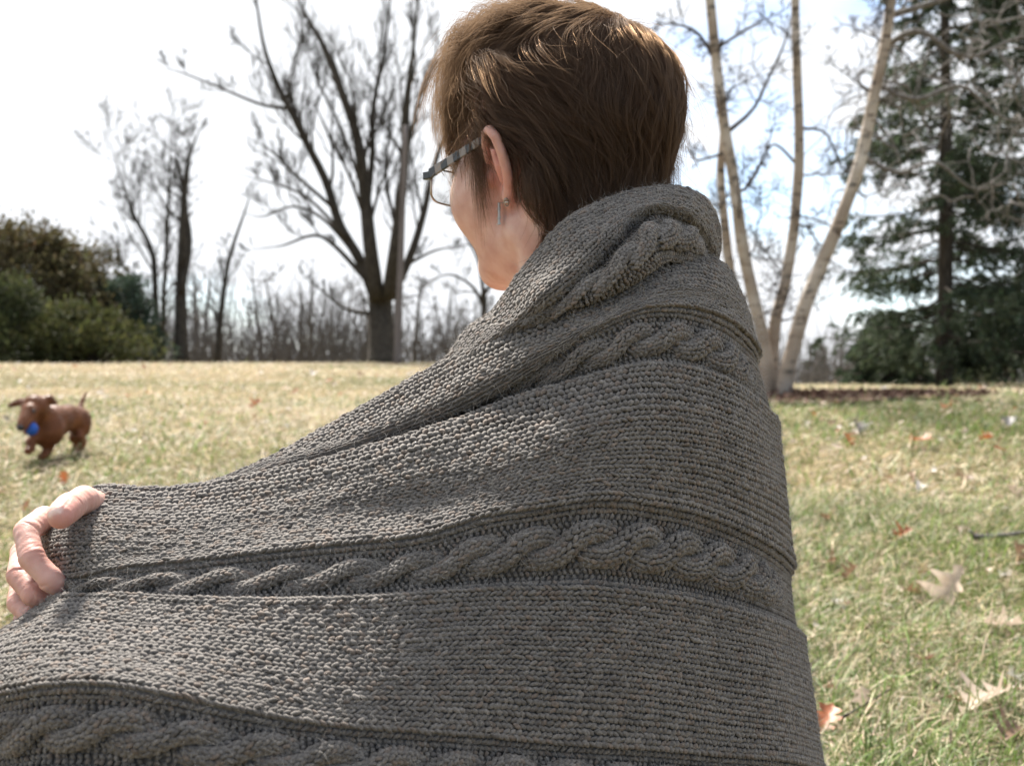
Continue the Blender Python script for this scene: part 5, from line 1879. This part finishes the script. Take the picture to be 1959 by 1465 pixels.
# ------------------------------------------------------------------ dog with its ball
def build_dog():
    g = ground_hit(90, 880)
    d0 = float(g[1])
    s = d0 / F                                 # metres per photo pixel there

    def D(x, y, dz):                           # dz: metres nearer (-) or farther (+) than the chest
        return P(x, y, d0 + dz)
    px = lambda a: a * s
    chest, rump = D(88, 815, 0.02), D(152, 808, .24)

    def sd_dog(p):
        d = sd_chain(p, [D(88, 812, .0), D(104, 806, .08), D(128, 800, .17), D(150, 800, .26)], [px(29), px(29), px(24), px(22)], .03)
        d = smin(d, sd_ell(p, D(90, 826, -.01), (px(31), px(28), px(29))), .03)
        # neck, head, muzzle
        d = smin(d, sd_cap(p, D(86, 800, -.02), D(68, 782, -.09), px(23), px(19)), .03)
        d = smin(d, sd_ell(p, D(66, 778, -.10), (px(24), px(22), px(22))), .02)
        d = smin(d, sd_cap(p, D(57, 787, -.16), D(42, 815, -.245), px(15), px(9.5)), .02)
        d = smin(d, sd_cap(p, D(66, 800, -.12), D(50, 826, -.20), px(8), px(5)), .012)
        # ears flying
        d = smin(d, sd_chain(p, [D(52, 770, -.09), D(38, 769, -.07), D(18, 776, -.06)], [px(8), px(7), px(3.5)]), .010)
        d = smin(d, sd_chain(p, [D(80, 768, -.08), D(94, 764, -.06), D(104, 770, -.05)], [px(9), px(9), px(5)]), .010)
        # forelegs: one reaching forward and lifted, one bearing
        d = smin(d, sd_chain(p, [D(70, 836, -.06), D(58, 845, -.10), D(60, 858, -.12), D(54, 862, -.14)], [px(11), px(8.5), px(7), px(7)]), .012)
        d = smin(d, sd_chain(p, [D(92, 838, -.02), D(92, 858, -.01), D(86, 870, -.03), D(79, 874, -.05)], [px(13), px(9), px(7.5), px(6.5)]), .015)
        # hind legs: thigh, knee, hock, foot
        d = smin(d, sd_ell(p, D(156, 812, .24), (px(18), px(20), px(26))), .02)
        d = smin(d, sd_chain(p, [D(152, 820, .22), D(150, 834, .19), D(160, 844, .24), D(154, 858, .22), D(148, 861, .20)], [px(12), px(9), px(6.5), px(6), px(5.5)]), .012)
        d = smin(d, sd_chain(p, [D(146, 820, .30), D(140, 838, .28), D(147, 848, .31), D(140, 862, .29)], [px(11), px(8), px(5.5), px(5)]), .012)
        # tail
        d = smin(d, sd_chain(p, [D(152, 784, .28), D(156, 770, .32), D(164, 752, .35)], [px(6), px(4), px(2)]), .010)
        return d
    R = np.array([D(5, 740, -.3), D(185, 890, .45), D(5, 890, .45), D(185, 740, -.3)])
    v, q = surface_nets(sd_dog, R.min(0), R.max(0), 0.0055)
    fur, N, L, b = new_mat('russet_fur')
    tcn = N.new('ShaderNodeTexCoord')
    n = N.new('ShaderNodeTexNoise'); n.inputs['Scale'].default_value = 16; n.inputs['Detail'].default_value = 6
    L.new(tcn.outputs['Object'], n.inputs['Vector'])
    r = ramp(N, [(.3, (.11, .034, .012)), (.7, (.20, .066, .023))]); L.new(n.outputs['Fac'], r.inputs['Fac'])
    at = N.new('ShaderNodeVertexColor'); at.layer_name = 'tint'
    mu = N.new('ShaderNodeMixRGB'); mu.blend_type = 'MULTIPLY'; mu.inputs['Fac'].default_value = 1
    L.new(r.outputs['Color'], mu.inputs['Color1']); L.new(at.outputs['Color'], mu.inputs['Color2'])
    L.new(mu.outputs['Color'], b.inputs['Base Color'])
    b.inputs['Roughness'].default_value = .45; b.inputs['Specular IOR Level'].default_value = .35
    n2 = N.new('ShaderNodeTexNoise'); n2.inputs['Scale'].default_value = 140; L.new(tcn.outputs['Object'], n2.inputs['Vector'])
    bp = N.new('ShaderNodeBump'); bp.inputs['Strength'].default_value = .4; bp.inputs['Distance'].default_value = .004
    L.new(n2.outputs['Fac'], bp.inputs['Height']); L.new(bp.outputs['Normal'], b.inputs['Normal'])
    c = np.ones((len(v), 3))
    for e in (D(18, 776, -.06), D(100, 768, -.05)):
        c *= 1 - .45 * np.exp(-(np.linalg.norm(v - e, axis=1) / px(14)) ** 2)[:, None]
    base = np.array([g[0], g[1], g[2]])
    root = empty('dog', base)
    tag(root, 'reddish brown dachshund trotting across the lawn with a blue ball in its mouth', 'dog')
    mesh_obj('body', v, q, None, fur, root, colors=c)
    # short coat
    RF = np.random.default_rng(2)
    nf = 16000
    ix = RF.integers(0, len(v), nf)
    p0 = v[ix]
    e_ = 4e-3
    gr = unit(np.stack([sd_dog(p0 + np.eye(3)[a] * e_) - sd_dog(p0 - np.eye(3)[a] * e_) for a in range(3)], 1))
    run = unit(rump - chest) + np.array([0, 0, -.5])
    lay = unit(run - gr * (gr @ run)[:, None] + gr * .55 + RF.normal(size=(nf, 3)) * .25)
    Lf = RF.uniform(.004, .009, (nf, 1, 1))
    ts = np.linspace(0, 1, 4)[None, :, None]
    fp = p0[:, None] + lay[:, None] * Lf * ts - gr[:, None] * Lf * .3 * ts ** 2
    tag(curves_obj('fur', fp, np.linspace(.0011, .0003, 4), noise_mat('russet_coat', [(.3, (.125, .040, .014)), (.7, (.23, .080, .028))], 16, 4, .5, spec=.35), root), kind='stuff')
    black = plain_mat('dog_nose', (.012, .011, .012), .3, spec=.5)

    def blob(name, c, r, m, parent=root, seg=12):
        th = np.linspace(0, np.pi, seg)[1:-1]; ph = np.linspace(0, 2 * np.pi, seg + 1)[:-1]
        vs = [np.array([0, 0, 1.0])] + [np.array([math.sin(a) * math.cos(f), math.sin(a) * math.sin(f), math.cos(a)]) for a in th for f in ph] + [np.array([0, 0, -1.0])]
        vs = np.array(vs) * np.asarray(r) + c
        n_ = len(ph); q, t = [], []
        for j in range(n_):
            t.append((0, 1 + j, 1 + (j + 1) % n_)); e = 1 + (len(th) - 1) * n_
            t.append((len(vs) - 1, e + (j + 1) % n_, e + j))
        for i in range(len(th) - 1):
            for j in range(n_):
                a = 1 + i * n_ + j; b2 = 1 + i * n_ + (j + 1) % n_
                q.append((a, a + n_, b2 + n_, b2))
        return mesh_obj(name, vs, q, t, m, parent, loc=c if parent is None else None)
    blob('nose', D(39, 818, -.262), (px(7), px(6), px(6)), black)
    blob('eye', D(63, 787, -.186), (px(4.6), px(4), px(4)), black)
    blob('eye', D(44, 786, -.186), (px(4.2), px(4), px(4)), black)
    bm = noise_mat('blue_rubber', [(.3, (.012, .07, .36)), (.7, (.025, .11, .50))], 20, 3, .45, bump=.2, bump_scale=90, bump_dist=.002)
    ball = blob('ball', D(59, 820, -.185), (px(13),) * 3, bm, None, 18)
    tag(ball, 'blue rubber ball held in the mouth of the dog', 'ball')


build_dog()
